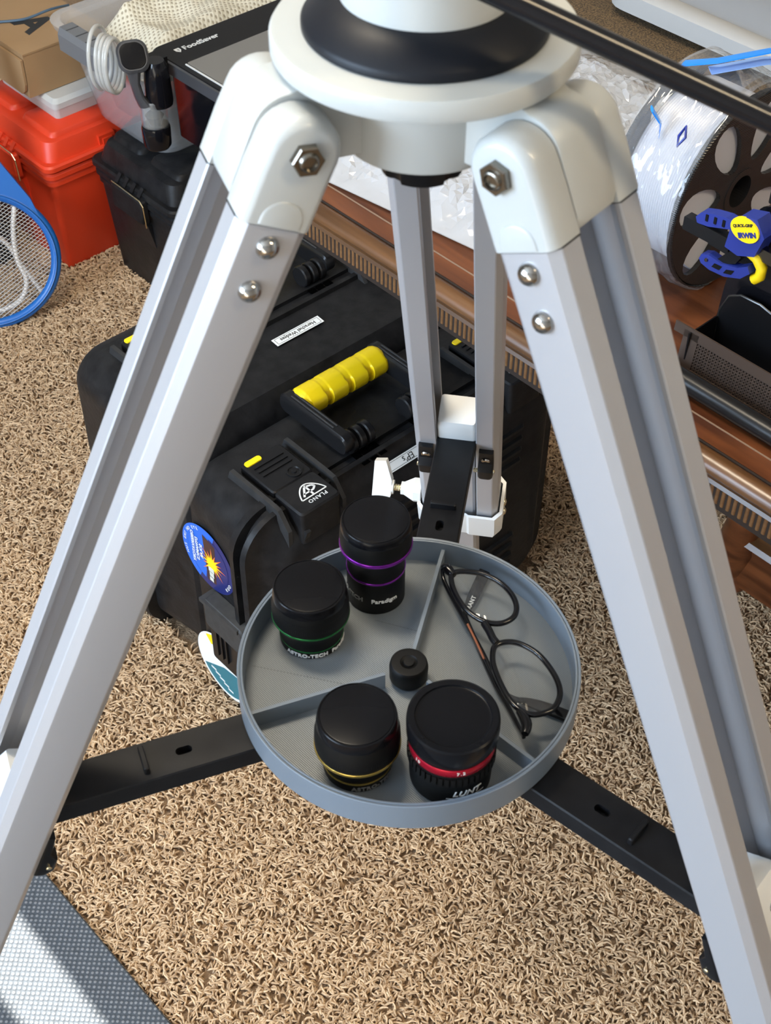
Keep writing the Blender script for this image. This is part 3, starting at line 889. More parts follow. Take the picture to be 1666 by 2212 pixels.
# ================================================================== BLACK CASES
def case(label, uc, vc, hl, hd, ht, seam, handle, latches, name='equipment_case'):
    """x along the case, y away from the camera, z up; hl half length, hd half depth, ht height, seam = y of the lid joint"""
    t = thing(name, label, 'case', uv(uc, vc), RZ, 'black hard cases standing under the table edge')
    yf = (Vector((0, 0, 0)), Vector((1, 0, 0)), Vector((0, 0, 1)), Vector((0, 1, 0)))
    c = ht / 2
    b = MB()
    R = 0.045
    h = ht / 2
    b.rr([(hd, 0, c, hl - 0.02, h - 0.02, R - 0.015), (hd - 0.006, 0, c, hl - 0.008, h - 0.008, R - 0.005), (hd - 0.02, 0, c, hl - 0.002, h - 0.002, R), (seam + 0.020, 0, c, hl, h, R), (seam + 0.019, 0, c, hl + 0.010, h + 0.002, R + 0.004),
          (seam + 0.009, 0, c, hl + 0.012, h + 0.002, R + 0.004), (seam + 0.0085, 0, c, hl - 0.002, h - 0.003, R), (seam + 0.002, 0, c, hl - 0.002, h - 0.003, R)], yf, n=8)
    obj('case_body', b, M_case, t, smooth=30)
    l = MB()
    l.rr([(seam + 0.002, 0, c, hl - 0.003, h - 0.004, R), (seam - 0.002, 0, c, hl - 0.003, h - 0.004, R), (seam - 0.0025, 0, c, hl + 0.012, h + 0.002, R + 0.004), (seam - 0.009, 0, c, hl + 0.010, h + 0.002, R + 0.004), (seam - 0.010, 0, c, hl - 0.004, h - 0.004, R),
          (-hd + 0.022, 0, c, hl - 0.012, h - 0.012, R), (-hd + 0.008, 0, c, hl - 0.024, h - 0.026, R - 0.01), (-hd, 0, c, hl - 0.036, h - 0.040, R - 0.012)], yf, n=8)
    obj('lid', l, M_case, t, smooth=30)
    for zz in (0.25, 0.75):
        for k in range(4):
            z = ht * zz + (k - 1.5) * 0.018
            r = MB().rr([(-hd - 0.004, 0.03, z, hl - 0.11, 0.0022, 0.002), (-hd + 0.002, 0.03, z, hl - 0.105, 0.0045, 0.003)], yf, n=3)
            obj('ridge', r, M_case, t)
    # handle folded down on the top
    x0, x1, y0, y1 = handle
    hz = ht + 0.020
    g = MB()
    rings = []
    nseg = 90
    for k in range(nseg + 1):
        f = k / nseg
        x = x0 + 0.004 + (x1 - x0 - 0.008) * f
        ring = []
        q = (f * 4.0 - 0.13) % 1.0
        lobe = 0.0 if 0.06 < q < 0.80 else 1.0
        edge = min(1.0, min(f, 1 - f) * 22)
        for j in range(24):
            a = 2 * PI * j / 24
            front = max(0.0, math.cos(a - math.radians(-35)))
            rad = 0.0156 + (0.0028 if front > 0.35 else 0.0012) * (1.0 - lobe) * (1 if front > 0.3 else 0.4) - 0.0012 * lobe * (front > 0.2)
            rad *= 0.86 + 0.14 * math.sqrt(edge)
            ring.append(Vector((x, y1 - 0.003 + rad * 1.12 * math.sin(-a + PI / 2) * -1 + 0.0, hz + rad * math.cos(a - PI / 2))))
        rings.append(ring)
    g.loft(rings)
    ho = obj('handle_grip', g, M_yel if handle_yellow[0] else M_blk, t, smooth=50)
    for x, s_ in ((x0, -1), (x1, 1)):
        a = MB()
        a.rr([(-0.007, (y0 + y1) / 2, hz - 0.001, (y1 - y0) / 2 + 0.016, 0.011, 0.010), (-0.005, (y0 + y1) / 2, hz, (y1 - y0) / 2 + 0.017, 0.0125, 0.011), (0.005, (y0 + y1) / 2, hz, (y1 - y0) / 2 + 0.017, 0.0125, 0.011), (0.007, (y0 + y1) / 2, hz - 0.001, (y1 - y0) / 2 + 0.016, 0.011, 0.010)],
             (Vector((x, 0, 0)), Vector((0, 1, 0)), Vector((0, 0, 1)), Vector((1, 0, 0))), n=5)
        obj('handle_arm', a, M_case2, t, smooth=40)
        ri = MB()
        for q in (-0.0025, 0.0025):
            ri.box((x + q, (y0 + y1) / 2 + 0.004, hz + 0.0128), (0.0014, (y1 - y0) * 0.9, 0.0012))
        obj('arm_ridges', ri, mat('ridge_painted_sheen', (0.05, 0.05, 0.052), 0.25), t, smooth=0)  # lighter grey paints the glossy reflection lines along the ridges
        for k in range(3):
            kx = x - s_ * (0.010 + k * 0.0125)
            obj('hinge_knuckle', MB().lathe([(0, -0.0045), (0.0125, -0.0045), (0.0138, -0.003), (0.0138, 0.003), (0.0125, 0.0045), (0, 0.0045)], 20,
                                            frame((kx, y0 - 0.002, ht + 0.012), (0, 1, 0), (1, 0, 0))), M_case2, t)
            sl = MB().box((kx, y0 - 0.022, ht + 0.0002), (0.0095, 0.022, 0.0008))
            obj('hinge_slot', sl, M_void, t, smooth=0)
    # top latches
    for lx in latches:
        for gx in (-0.038, 0.038):
            pf = (Vector((lx + gx, 0, 0)), Vector((0, 1, 0)), Vector((0, 0, 1)), Vector((1, 0, 0)))
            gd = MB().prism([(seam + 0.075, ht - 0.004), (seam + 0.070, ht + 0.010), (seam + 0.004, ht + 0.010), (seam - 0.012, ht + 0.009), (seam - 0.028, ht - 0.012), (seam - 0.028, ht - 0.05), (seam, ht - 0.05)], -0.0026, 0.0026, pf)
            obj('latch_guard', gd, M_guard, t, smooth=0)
        pf = (Vector((lx, 0, ht)), Vector((1, 0, 0)), Vector((0, 1, 0)), Vector((0, 0, 1)))
        la = MB()
        la.rr([(0, 0, seam + 0.040, 0.0275, 0.029, 0.003), (0.009, 0, seam + 0.040, 0.0275, 0.029, 0.003), (0.0105, 0, seam + 0.040, 0.026, 0.0275, 0.003)], pf, n=3)
        lo = obj('latch', la, M_case2, t, smooth=30)
        lb = MB()
        lb.rr([(-0.034, 0, seam - 0.012, 0.0265, 0.024, 0.005), (0.0085, 0, seam - 0.012, 0.0275, 0.0235, 0.005), (0.0105, 0, seam - 0.012, 0.0255, 0.0215, 0.004)], pf, n=4)
        obj('latch_lower', lb, M_case, lo, smooth=30)
        bt = MB().rr([(0.009, -0.013, seam + 0.064, 0.011, 0.0042, 0.003), (0.0118, -0.013, seam + 0.064, 0.0105, 0.0038, 0.003)], pf, n=4)
        obj('release_button', bt, M_yel, lo, label='yellow release button')
        for k in range(3):
            obj('latch_rib', MB().box((0.000, seam + 0.053 - k * 0.0075, 0.0112), (0.040, 0.0018, 0.0018), pf), M_case2, lo, smooth=0)
        obj('key_lock', MB().lathe([(0.0088, 0.010), (0.0088, 0.0122), (0.0070, 0.0122), (0.0062, 0.0108), (0.0030, 0.0108), (0.0026, 0.0122), (0, 0.0122)], 24,
                                   (Vector((lx + 0.010, seam + 0.022, ht)), pf[1], pf[2], pf[3])), M_case2, lo)
        # emblem: an arched badge with bars, and the name below it, upside down to the camera
        ef = (Vector((lx + 0.004, seam - 0.015, ht + 0.0108)), Vector((-1, 0, 0)), Vector((0, -1, 0)), Vector((0, 0, 1)))
        em = MB()

        def strip(pts, w):
            for p, q in zip(pts, pts[1:]):
                p = Vector(p)
                q = Vector(q)
                n_ = Vector((-(q - p).y, (q - p).x)).normalized() * w
                em.add([ef[0] + ef[1] * k.x + ef[2] * k.y for k in (p - n_, q - n_, q + n_, p + n_)], [(0, 1, 2, 3)])
        W_ = 0.0165
        arch = [(W_ * math.cos(PI * k / 20) * (1 - 0.25 * math.sin(PI * k / 20)), 0.004 - 0.0185 * math.sin(PI * k / 20)) for k in range(21)]
        strip(arch, 0.0008)
        strip([(-W_, 0.004), (W_, 0.004)], 0.0008)
        strip([(0.0005, 0.003), (0.0005, -0.013)], 0.0012)
        strip([(0.011, 0.001), (0.002, -0.0110)], 0.0012)
        strip([(0.009, -0.0025), (0.0005, -0.0025)], 0.0010)
        strip([(0.0005, -0.0110), (-0.006, -0.0090), (-0.0085, -0.0060), (-0.004, -0.0025), (0.0005, -0.0025)], 0.0012)
        obj('emblem', em, M_txt, lo, smooth=0)
        text('lettering', 'PLANO', 0.0068, M_txt, lo, (ef[0] + ef[2] * 0.0095, ef[1], ef[2], ef[3]), bold=0.00005, spacing=1.2)
    # latch on the near end
    ex = -hl
    xf = (Vector((ex, 0, 0)), Vector((0, 1, 0)), Vector((0, 0, 1)), Vector((-1, 0, 0)))
    zc = ht * 0.47
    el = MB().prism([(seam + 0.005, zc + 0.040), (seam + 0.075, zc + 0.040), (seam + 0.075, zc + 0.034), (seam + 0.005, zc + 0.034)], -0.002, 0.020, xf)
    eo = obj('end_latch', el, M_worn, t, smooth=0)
    obj('end_latch_plate', MB().rr([(0, seam + 0.030, zc - 0.040, 0.045, 0.034, 0.004), (0.010, seam + 0.030, zc - 0.040, 0.044, 0.033, 0.004)], xf, n=3), M_case2, eo)
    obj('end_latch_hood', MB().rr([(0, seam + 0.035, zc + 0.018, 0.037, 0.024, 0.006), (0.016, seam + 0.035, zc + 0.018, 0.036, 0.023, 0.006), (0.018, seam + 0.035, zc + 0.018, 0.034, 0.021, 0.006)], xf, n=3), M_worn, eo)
    for k in range(3):
        obj('latch_rib', MB().box((seam + 0.060 - k * 0.009, zc - 0.035, 0.011), (0.002, 0.044, 0.004), xf), M_case2, eo, smooth=0)
    for k in range(5):
        zz = 0.12 + k * 0.035
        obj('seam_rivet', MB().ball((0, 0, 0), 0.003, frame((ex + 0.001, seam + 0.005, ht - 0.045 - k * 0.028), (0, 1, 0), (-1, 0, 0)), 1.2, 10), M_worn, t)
    obj('gusset', MB().prism([(seam - 0.006, ht - 0.01), (seam - 0.04, ht - 0.014), (seam - 0.012, ht - 0.10)], -0.003, 0.003, (Vector((-hl + 0.055, 0, 0)), Vector((0, 1, 0)), Vector((0, 0, 1)), Vector((1, 0, 0)))), M_case, t, smooth=0)
    return t


handle_yellow = [True]
HT1 = 0.372
c1 = case('front black hard case with a yellow grip and a round blue sun sticker', 0.4625, -0.5275, 0.2345, 0.0775, HT1, -0.0415, (-0.083, 0.048, -0.022, 0.058), (-0.1575, 0.1575))
HT2 = 0.392
handle_yellow[0] = True
c2 = case('rear black hard case with a bordered white name label on its lid', 0.4775, -0.7240, 0.2400, 0.1130, HT2, 0.004, (-0.083, 0.090, 0.030, 0.100), (-0.1575, 0.1575))


def label_tape(parent, body, c, ang, w, h, size, bold=0.0):
    # tape on a top face, its words upside down to the camera
    n_ = Vector((0, -math.sin(ang), math.cos(ang)))
    xd = Vector((-1, 0, 0))
    yd = n_.cross(xd)
    f = (Vector(c), xd, yd, n_)
    o = obj('label_tape', MB().box((0, 0, 0.0002), (w, h, 0.0004), f), M_label, parent, smooth=0)
    text('lettering', body, size, M_ktxt, o, (f[0] + n_ * 0.0005, xd, yd, n_), bold=bold)
    bm_ = MB()
    if w > 0.055:
        for y in (-1, 1): bm_.box((0, y * h * 0.36, 0.0005), (w * 0.92, 0.0004, 0.0002), f)
        for x in (-1, 1): bm_.box((x * w * 0.46, 0, 0.0005), (0.0004, h * 0.72, 0.0002), f)
        obj('label_border', bm_, M_ktxt, o, smooth=0)


label_tape(c2, 'Herschel Wedges', (-0.006, -0.036, HT2 - 0.0042), 0.10, 0.072, 0.0125, 0.0074, 0.0001)
label_tape(c1, "EP's", (-0.020, -0.0635, HT1 - 0.0165), 0.72, 0.070, 0.0125, 0.0105)

# stickers on the near end of the front case
sx = -0.2345 - 0.0006
sf = (Vector((sx, 0.034, 0.265)), Vector((0, -1, 0)), Vector((0, 0, 1)), Vector((-1, 0, 0)))
sf = (sf[0], Vector((0, 1, 0)) * -1, sf[2], sf[3])
# the sticker's own up direction points along +y (away from the camera)
SXA = Vector((0, 0, -1))
SYA = Vector((0, 1, 0))
sfr = (sf[0], SXA, SYA, Vector((-1, 0, 0)))


def disc(r, z, a0=0, a1=2 * PI, r0=0.0, n=48):
    m = MB()
    O, X, Y, D = sfr
    pts_o = [O + X * (r * math.cos(a0 + (a1 - a0) * k / n)) + Y * (r * math.sin(a0 + (a1 - a0) * k / n)) + D * z for k in range(n + 1)]
    if r0 > 0:
        pts_i = [O + X * (r0 * math.cos(a0 + (a1 - a0) * k / n)) + Y * (r0 * math.sin(a0 + (a1 - a0) * k / n)) + D * z for k in range(n + 1)]
        m.add(pts_o + pts_i, [(k, k + 1, n + 2 + k, n + 1 + k) for k in range(n)])
    else:
        m.add(pts_o + [O + D * z], [(k, k + 1, n + 1) for k in range(n)])
    return m


stk = obj('sticker', disc(0.047, 0.0003), M_sdark, c1, smooth=0, label='round blue sticker with a bursting sun')
obj('sticker_arc', disc(0.047, 0.0005, math.radians(25), math.radians(200), 0.037), M_sblue, stk, smooth=0)
obj('sticker_field', disc(0.037, 0.0004, math.radians(10), math.radians(190)), M_sblue, stk, smooth=0)
obj('sticker_field', disc(0.037, 0.0006, math.radians(-172), math.radians(12)), M_sdark, stk, smooth=0)
sun_b = MB()
O, X, Y, D = sfr
n_ = 32
ctr = Vector((0.002, -0.008))
pts = []
for k in range(n_):
    a = 2 * PI * k / n_
    r = (0.026 if k % 4 == 0 else 0.019) if k % 2 == 0 else 0.009
    pts.append(O + X * (ctr.x + r * math.cos(a)) + Y * (ctr.y + r * math.sin(a)) + D * 0.0009)
sun_b.add(pts + [O + X * ctr.x + Y * ctr.y + D * 0.0009], [(k, (k + 1) % n_, n_) for k in range(n_)])
obj('sticker_wedge', MB().add([O + X * a + Y * b + D * 0.0007 for a, b in ((-0.036, 0.006), (-0.030, -0.016), (0.034, -0.012), (0.036, 0.004))], [(0, 1, 2, 3)]), M_smaroon, stk, smooth=0)
obj('sun_burst', sun_b, M_sorange, stk, smooth=0)
sun_b = MB()
pts = []
for k in range(n_):
    a = 2 * PI * k / n_
    r = (0.018 if k % 4 == 0 else 0.013) if k % 2 == 0 else 0.008
    pts.append(O + X * (ctr.x + r * math.cos(a)) + Y * (ctr.y + r * math.sin(a)) + D * 0.0012)
sun_b.add(pts + [O + X * ctr.x + Y * ctr.y + D * 0.0012], [(k, (k + 1) % n_, n_) for k in range(n_)])
obj('sun_core', sun_b, M_yel, stk, smooth=0)
sat = MB()
for k, (x, y, w, h_) in enumerate(((0.013, -0.006, 0.007, 0.010), (0.021, -0.006, 0.007, 0.008), (0.029, -0.005, 0.006, 0.007))):
    sat.box((x, y, 0.0015), (w, h_, 0.0003), sfr)
obj('satellite_print', sat, M_spale, stk, smooth=0)
for k, w in enumerate(('SOLAR', 'DYNAMICS', 'OBSERVATORY')):
    text('lettering', w, 0.0074, M_txt, stk, (O + X * (-0.006 + 0.001 * k) + Y * (0.010 + 0.0075 * k) + D * 0.0015, X, Y, D), bold=0.00012, shear=0.1)
for w, a0 in (('OUR', 300), ('EYE ON THE SUN', 110)):
    step = 9 if w == 'OUR' else 7
    for k, ch in enumerate(w):
        if ch == ' ': continue
        a = math.radians(a0 - (k - len(w) / 2) * step) if w != 'OUR' else math.radians(a0 + (k - 1) * step)
        rad = Vector((math.cos(a), math.sin(a)))
        yd = (X * rad.x + Y * rad.y) * (1 if w != 'OUR' else -1)
        xd = yd.cross(D)
        text('lettering', ch, 0.0062, M_txt, stk, (O + (X * rad.x + Y * rad.y) * 0.0415 + D * 0.0010, xd, yd, D))
sfr = (Vector((sx, 0.028, 0.075)), SXA, SYA, Vector((-1, 0, 0)))
st2 = obj('sticker', disc(0.052, 0.0003), M_label, c1, smooth=0, label='white and teal round sticker half hidden by the end latch')
obj('sticker_field', disc(0.047, 0.0006, math.radians(-100), math.radians(60)), M_teal, st2, smooth=0)
obj('sticker_arc', disc(0.049, 0.0006, math.radians(140), math.radians(200), 0.034), M_yel, st2, smooth=0)
wv = MB()
for k in range(5):
    wv.box((0.020 + k * 0.004, 0.022 - k * 0.008, 0.0009), (0.003, 0.010, 0.0002), sfr)
obj('sticker_print', wv, M_txt, st2, smooth=0)

# ================================================================== TABLE
TT = 0.715
tb = thing('side_table', 'reddish wooden table with a fluted edge at the right', 'table', uv(0.34, -0.6), RZ)
# local: x = into the table (U), y = -V (towards the table's left end); table runs y from 0 down to -1.5
LY = -1.5
sec = [(0.0125, TT), (0.70, TT), (0.70, TT - 0.020), (0.030, TT - 0.020), (0.012, TT - 0.004)]
top = MB().prism(sec, 0, LY, (Vector((0, 0, 0)), Vector((1, 0, 0)), Vector((0, 0, 1)), Vector((0, 1, 0))))
top_o = obj('tabletop', top, M_wood, tb, smooth=0)
edge = [(0.0105, TT - 0.001), (0.006, TT + 0.0008), (0.000, TT - 0.0005), (-0.0045, TT - 0.005), (-0.005, TT - 0.009), (-0.002, TT - 0.013), (0.001, TT - 0.016), (0.002, TT - 0.0195), (0.000, TT - 0.022), (0.012, TT - 0.024), (0.02, TT - 0.012)]
obj('edge_moulding', MB().prism(edge, 0, LY, (Vector((0, 0, 0)), Vector((1, 0, 0)), Vector((0, 0, 1)), Vector((0, 1, 0)))), M_wood2, tb, smooth=40)
obj('edge_groove', MB().box((0.0116, LY / 2, TT - 0.002), (0.0024, -LY, 0.004)), M_groove, tb, smooth=0)
obj('inlay_line', MB().box((0.0325, LY / 2, TT + 0.0001), (0.0016, -LY, 0.0004)), M_inlay, tb, smooth=0)
ap = MB().box((0.025, LY / 2, TT - 0.037), (0.034, -LY, 0.028))
obj('apron', ap, M_groove, tb, smooth=0)
flu = MB()
y = -0.002
while y > LY:
    w = 0.0056
    prof = arc(0.009, 0, w * 0.36, PI / 2, 1.5 * PI, 5)
    flu.prism([(x, yy) for x, yy in prof], TT - 0.0455, TT - 0.0245, (Vector((0, y - w / 2, 0)), Vector((1, 0, 0)), Vector((0, 1, 0)), Vector((0, 0, 1))))
    y -= w
obj('fluted_band', flu, M_flute, tb, smooth=50, kind='stuff')
# pedestal, stretcher rail and legs
obj('rail', MB().rr([(-0.35, 0.52, 0.055, 0.011, 0.040, 0.003), (-1.45, 0.52, 0.055, 0.011, 0.040, 0.003)], (Vector((0, 0, 0)), Vector((1, 0, 0)), Vector((0, 0, 1)), Vector((0, 1, 0)))), M_wood, tb)
obj('rail_moulding', MB().prism([(0.505, 0.095), (0.500, 0.100), (0.505, 0.106), (0.520, 0.110), (0.535, 0.104), (0.535, 0.095)], -0.35, -1.45, (Vector((0, 0, 0)), Vector((1, 0, 0)), Vector((0, 0, 1)), Vector((0, 1, 0)))), M_wood2, tb)
for lx, ly in ((0.52, -0.34), (0.52, -1.44), (0.08, -1.44), (0.64, -0.04)):
    lg = MB().lathe([(0.022, 0), (0.026, 0.01), (0.018, 0.03), (0.030, 0.08), (0.020, 0.14), (0.028, 0.30), (0.020, 0.46), (0.032, 0.52), (0.034, 0.58), (0.034, TT - 0.02), (0, TT - 0.02)], 24, (Vector((lx, ly, 0)), ID[1], ID[2], ID[3]))
    obj('leg', lg, M_wood, tb)

# ---- things on the table
# brown tweed runner
rn = MB()
rn.box((0, 0, 0.0012), (0.20, 0.64, 0.0024))
ro = obj('table_runner', rn, M_runner, None, smooth=0)
ro.location = uv(0.835, -0.30, TT)
ro.rotation_euler = (0, 0, RZ)
tag(ro, 'brown tweed runner lying under the milky bin on the table', 'cloth')

# milky storage bin, top right
sb = thing('storage_bin', 'milky grey storage bin at the back right of the table', 'bin', uv(0.958, -0.30, TT + 0.0026), RZ)
obj('bin_body', MB().rr([(0, 0, 0, 0.105, 0.240, 0.03), (0.016, 0, 0, 0.112, 0.250, 0.03)], n=5), M_tbinr, sb)
obj('bin_lid', MB().rr([(0.010, 0, 0, 0.132, 0.272, 0.03), (0.030, 0, 0, 0.132, 0.272, 0.03), (0.033, 0, 0, 0.128, 0.268, 0.03), (0.033, 0, 0, 0.108, 0.248, 0.02), (0.030, 0, 0, 0.104, 0.244, 0.02)], n=5), M_tbinr, sb)
obj('lid_panel', MB().rr([(0.0302, 0, 0, 0.103, 0.243, 0.02), (0.0308, 0, 0, 0.102, 0.242, 0.02)], n=4), M_tbin, sb)

# crumpled clear bag over the left part of the table
bag = MB()
NU, NV = 84, 70
u0, u1, v0, v1 = 0.362, 0.745, -0.575, -0.256
vs = []
for i in range(NU + 1):
    for j in range(NV + 1):
        fu = i / NU
        fv = j / NV
        # front edge runs a little skew to the table edge
        u = u0 + 0.045 * fv * (1 - fu) + (u1 - u0) * fu
        v = v0 + (v1 - v0) * fv
        e = min(1.0, min(fu, 1 - fu) * 9) * min(1.0, min(fv, 1 - fv) * 9)
        p = Vector((u * 9, v * 9, 0.3))
        low = noise.noise(p * 0.8)
        rid = 1 - abs(noise.noise(p * 1.7)) * 2.4
        rid2 = 1 - abs(noise.noise(Vector((p.x * 2.2, p.y * 4.6, 5)))) * 2.2
        z = 0.005 + e * (0.020 * math.sin(PI * min(1, fu * 1.1)) ** 0.7 + 0.012 * low + 0.010 * max(0, rid) + 0.007 * max(0, rid2) + rng.uniform(-0.0018, 0.0018))
        jx, jy = rng.uniform(-0.0016, 0.0016, 2) * e
        vs.append(uv(u + jx, v + jy, TT + max(0.002, z)))
fs = []
for i in range(NU):
    for j in range(NV):
        q = (i * (NV + 1) + j, (i + 1) * (NV + 1) + j, (i + 1) * (NV + 1) + j + 1, i * (NV + 1) + j + 1)
        fs += [(q[0], q[1], q[2]), (q[0], q[2], q[3])] if (i * 7 + j * 3) % 2 else [(q[0], q[1], q[3]), (q[1], q[2], q[3])]
bag.add(vs, fs)
bo = obj('plastic_bag', bag, M_bag, None, smooth=0)
bo.data.shade_smooth()
bo.data.set_sharp_from_angle(angle=math.radians(14))
tag(bo, 'crumpled clear plastic bag lying on the left part of the table', 'bag')
bt = MB()
bt.add([uv(0.368, v0 + 0.02, TT + 0.0015), uv(0.73, v0 + 0.02, TT + 0.0015), uv(0.73, v1, TT + 0.0015), uv(0.41, v1, TT + 0.0015)], [(0, 1, 2, 3)])
o = obj('bag_underside', bt, clear_mat('bag_film_flat', (0.74, 0.76, 0.8), 0.55, 0.2), bo, smooth=0)

# filament spool in its bag
SC = (0.530, 0.0)
SR = 0.085
sp_t = thing('filament_spool', 'smoky spool of white filament standing upright on the table', 'spool', uv(0.530, -0.2045, TT), RZ)
# local: x = U, y = -V (away), z up; axis along y; right flange at y=-0.0325
sfm = lambda y: (Vector((0, y, SR)), Vector((1, 0, 0)), Vector((0, 0, 1)), Vector((0, -1, 0)))
for y in (-0.0325, 0.0325):
    f = sfm(y)
    fl = MB().lathe([(0.016, -0.002), (SR - 0.001, -0.002), (SR, -0.0012), (SR, 0.0012), (SR - 0.001, 0.002), (0.016, 0.002), (0.016, -0.002)], 96, f)
    fo2 = obj('flange', fl, M_smoke, sp_t, smooth=30)
    cuts = MB()
    for k in range(7):
        a = 2 * PI * k / 7 + 0.3
        d_ = Vector((math.cos(a), math.sin(a)))
        e_ = Vector((-d_.y, d_.x))
        cuts.prism([tuple(d_ * (0.0535 + 0.0265 * math.cos(q)) + e_ * (0.0150 * math.sin(q) * (1.0 + 0.25 * math.cos(q)))) for q in [2 * PI * w / 20 for w in range(20)]], -0.01, 0.01, f)
    bool_cut(fo2, [cuts])
    rim = MB().lathe([(SR, -0.003), (SR + 0.0012, -0.002), (SR + 0.0012, 0.002), (SR, 0.003)], 120, f, wob=lambda k, z: 0.0004 * (k % 2))
    obj('flange_rim', rim, M_smoke, sp_t, smooth=30)
fil = MB()
pr = [(0.022, -0.030)]
for k in range(27):
    y = -0.030 + k * 0.0022
    pr += [(0.0725, y), (0.0735, y + 0.0011)]
pr += [(0.0725, 0.0300), (0.022, 0.0300)]
fil.lathe(pr, 72, sfm(0))
obj('filament', fil, M_filam, sp_t, smooth=50)
obj('hub', MB().lathe([(0.014, -0.035), (0.020, -0.035), (0.020, 0.035), (0.014, 0.035), (0.014, -0.035)], 32, sfm(0)), M_smoke, sp_t)
# wrinkled film wrapped around the spool
wr = MB()
rings = []
for k in range(61):
    y = -0.0345 + 0.069 * k / 60
    side = max(0.0, (abs(y) - 0.0335) / 0.012)
    ring = []
    for j in range(120):
        a = 2 * PI * j / 120
        p = Vector((math.cos(a) * 3, math.sin(a) * 3, y * 60))
        r = SR * (1 - 0.30 * side * side) + 0.0030 + 0.0030 * abs(noise.noise(p * 1.2)) + 0.002 * abs(noise.noise(p * 3.0))
        pull = 0.035 * max(0, math.sin(a) - 0.75) * (1 if abs(y) < 0.03 else 0.6)
        ring.append(Vector((r * math.cos(a), y, max(0.0015, SR + (r + pull) * math.sin(a)))))
    rings.append(ring)
wr.loft(rings, cap0=False, cap1=False)
obj('bag_film', wr, clear_mat('spool_film', (0.86, 0.88, 0.93), 0.10, 0.06), sp_t, smooth=28)
zs = MB()
zs.tube([(-0.030, 0.02, 0.187), (-0.022, -0.005, 0.196), (0.01, -0.03, 0.203), (0.06, -0.06, 0.20)], 0.006, 6, flat=0.15)
obj('zip_strip', zs, M_bluezip, sp_t, label='blue zip strip of the spool bag')
zs = MB()
zs.tube([(-0.022, 0.000, 0.186), (0.01, -0.026, 0.193), (0.06, -0.055, 0.190)], 0.007, 6, flat=0.12)
obj('zip_strip', zs, M_lblue, sp_t, label='pale blue zip strip of the spool bag')
zs = MB()
zs.tube([(-0.062, 0.020, 0.160), (-0.056, 0.014, 0.148), (-0.058, 0.012, 0.136)], [0.006, 0.005, 0.001], 6, flat=0.2)
obj('zip_end', zs, M_bluezip, sp_t, label='blue end of the zip strip')
obj('bag_print', MB().tube([(-0.0585, -0.012, 0.157), (-0.063, -0.016, 0.151), (-0.066, -0.012, 0.143), (-0.062, -0.009, 0.149)], 0.0012, 6, closed=True), M_cblue, sp_t)

# mesh desk organiser with a tall black panel
og = thing('desk_organizer', 'black mesh desk organizer on the right of the table', 'organizer', uv(0.400, -0.115, TT), RZ)


def lattice(m, fr, w, h, nx, ny, th=0.28):
    """perforated sheet: a grid with square holes"""
    O, X, Y, D = fr
    px, py = w / nx, h / ny
    for i in range(nx):
        m.box((i * px, h / 2, 0), (px * th, h, 0.0008), fr)
    m.box((w, h / 2, 0), (px * th, h, 0.0008), fr)
    for j in range(ny + 1):
        m.box((w / 2, j * py, 0), (w, py * th, 0.0008), fr)


# local x = U (back), y = -V ; the organiser runs towards -y
pf = (Vector((0.004, -0.010, 0.006)), Vector((0, -1, 0)), Vector((0.12, 0, 1)).normalized(), Vector((-1, 0, 0.12)).normalized())
m1 = MB()
lattice(m1, pf, 0.20, 0.026, 72, 9, 0.5)
obj('front_mesh', m1, M_mesh, og, smooth=0, kind='stuff', label='brownish perforated front panel')
fr_ = MB()
fr_.box((0.09, 0.0305, 0), (0.225, 0.009, 0.0016), pf).box((-0.006, 0.012, 0), (0.014, 0.040, 0.0016), pf).box((0.09, -0.002, 0), (0.225, 0.005, 0.0018), pf)
obj('front_frame', fr_, M_mesh, og, smooth=0)
m2 = MB()
bf2 = (Vector((0.040, -0.008, 0.004)), Vector((0, -1, 0)), Vector((0, 0, 1)), Vector((-1, 0, 0)))
m2.prism([(-0.004, 0.0), (-0.004, 0.040), (0.002, 0.056), (0.012, 0.062), (0.030, 0.063), (0.06, 0.056), (0.20, 0.035), (0.20, 0)], -0.0006, 0.0006, bf2)
obj('back_plate', m2, M_blk, og, smooth=0)
obj('wire_rim', MB().tube([bf2[0] + bf2[1] * x + bf2[2] * y for x, y in ((-0.004, 0.0), (-0.004, 0.040), (0.002, 0.056), (0.012, 0.062), (0.030, 0.063), (0.06, 0.056), (0.20, 0.035))], 0.0011, 8), mat('dark_wire', (0.10, 0.10, 0.10), 0.2, 0.8), og)
obj('floor_plate', MB().box((0.022, -0.105, 0.003), (0.036, 0.21, 0.003)), M_blk, og, smooth=0)
obj('end_plate', MB().box((0.022, -0.0035, 0.020), (0.036, 0.0012, 0.036)), M_blk, og, smooth=0)
obj('tall_panel', MB().prism([(0.000, 0.002), (0.003, 0.060), (0.006, 0.090), (0.012, 0.122), (0.019, 0.138), (0.030, 0.146), (0.06, 0.150), (0.20, 0.150), (0.20, 0.002)], -0.002, 0.002, (Vector((0.050, 0.004, 0)), Vector((0, -1, 0)), Vector((0, 0, 1)), Vector((-1, 0, 0)))), M_gloss, og, smooth=0)
bar = MB().tube([(-0.0125, 0.006, 0.009), (-0.0125, -0.05, 0.009), (-0.0125, -0.22, 0.009)], 0.0085, 14)
bo2 = obj('base_bar', bar, M_case2, og, smooth=60)

# bar clamps gripping the tall panel
cl = thing('bar_clamp', 'blue and black bar clamp with yellow pads in front of the spool', 'clamp', uv(0.425, -0.115, TT + 0.008), RZ, 'clamps on the tall panel')
CF = (Vector((0, 0, 0)), Vector((0, -1, 0)), Vector((0, 0, 1)), Vector((-1, 0, 0)))
# (x along V from v=-0.115, y height above the table)


def plate(poly, d0, d1): return MB().prism(poly, d0, d1, CF)


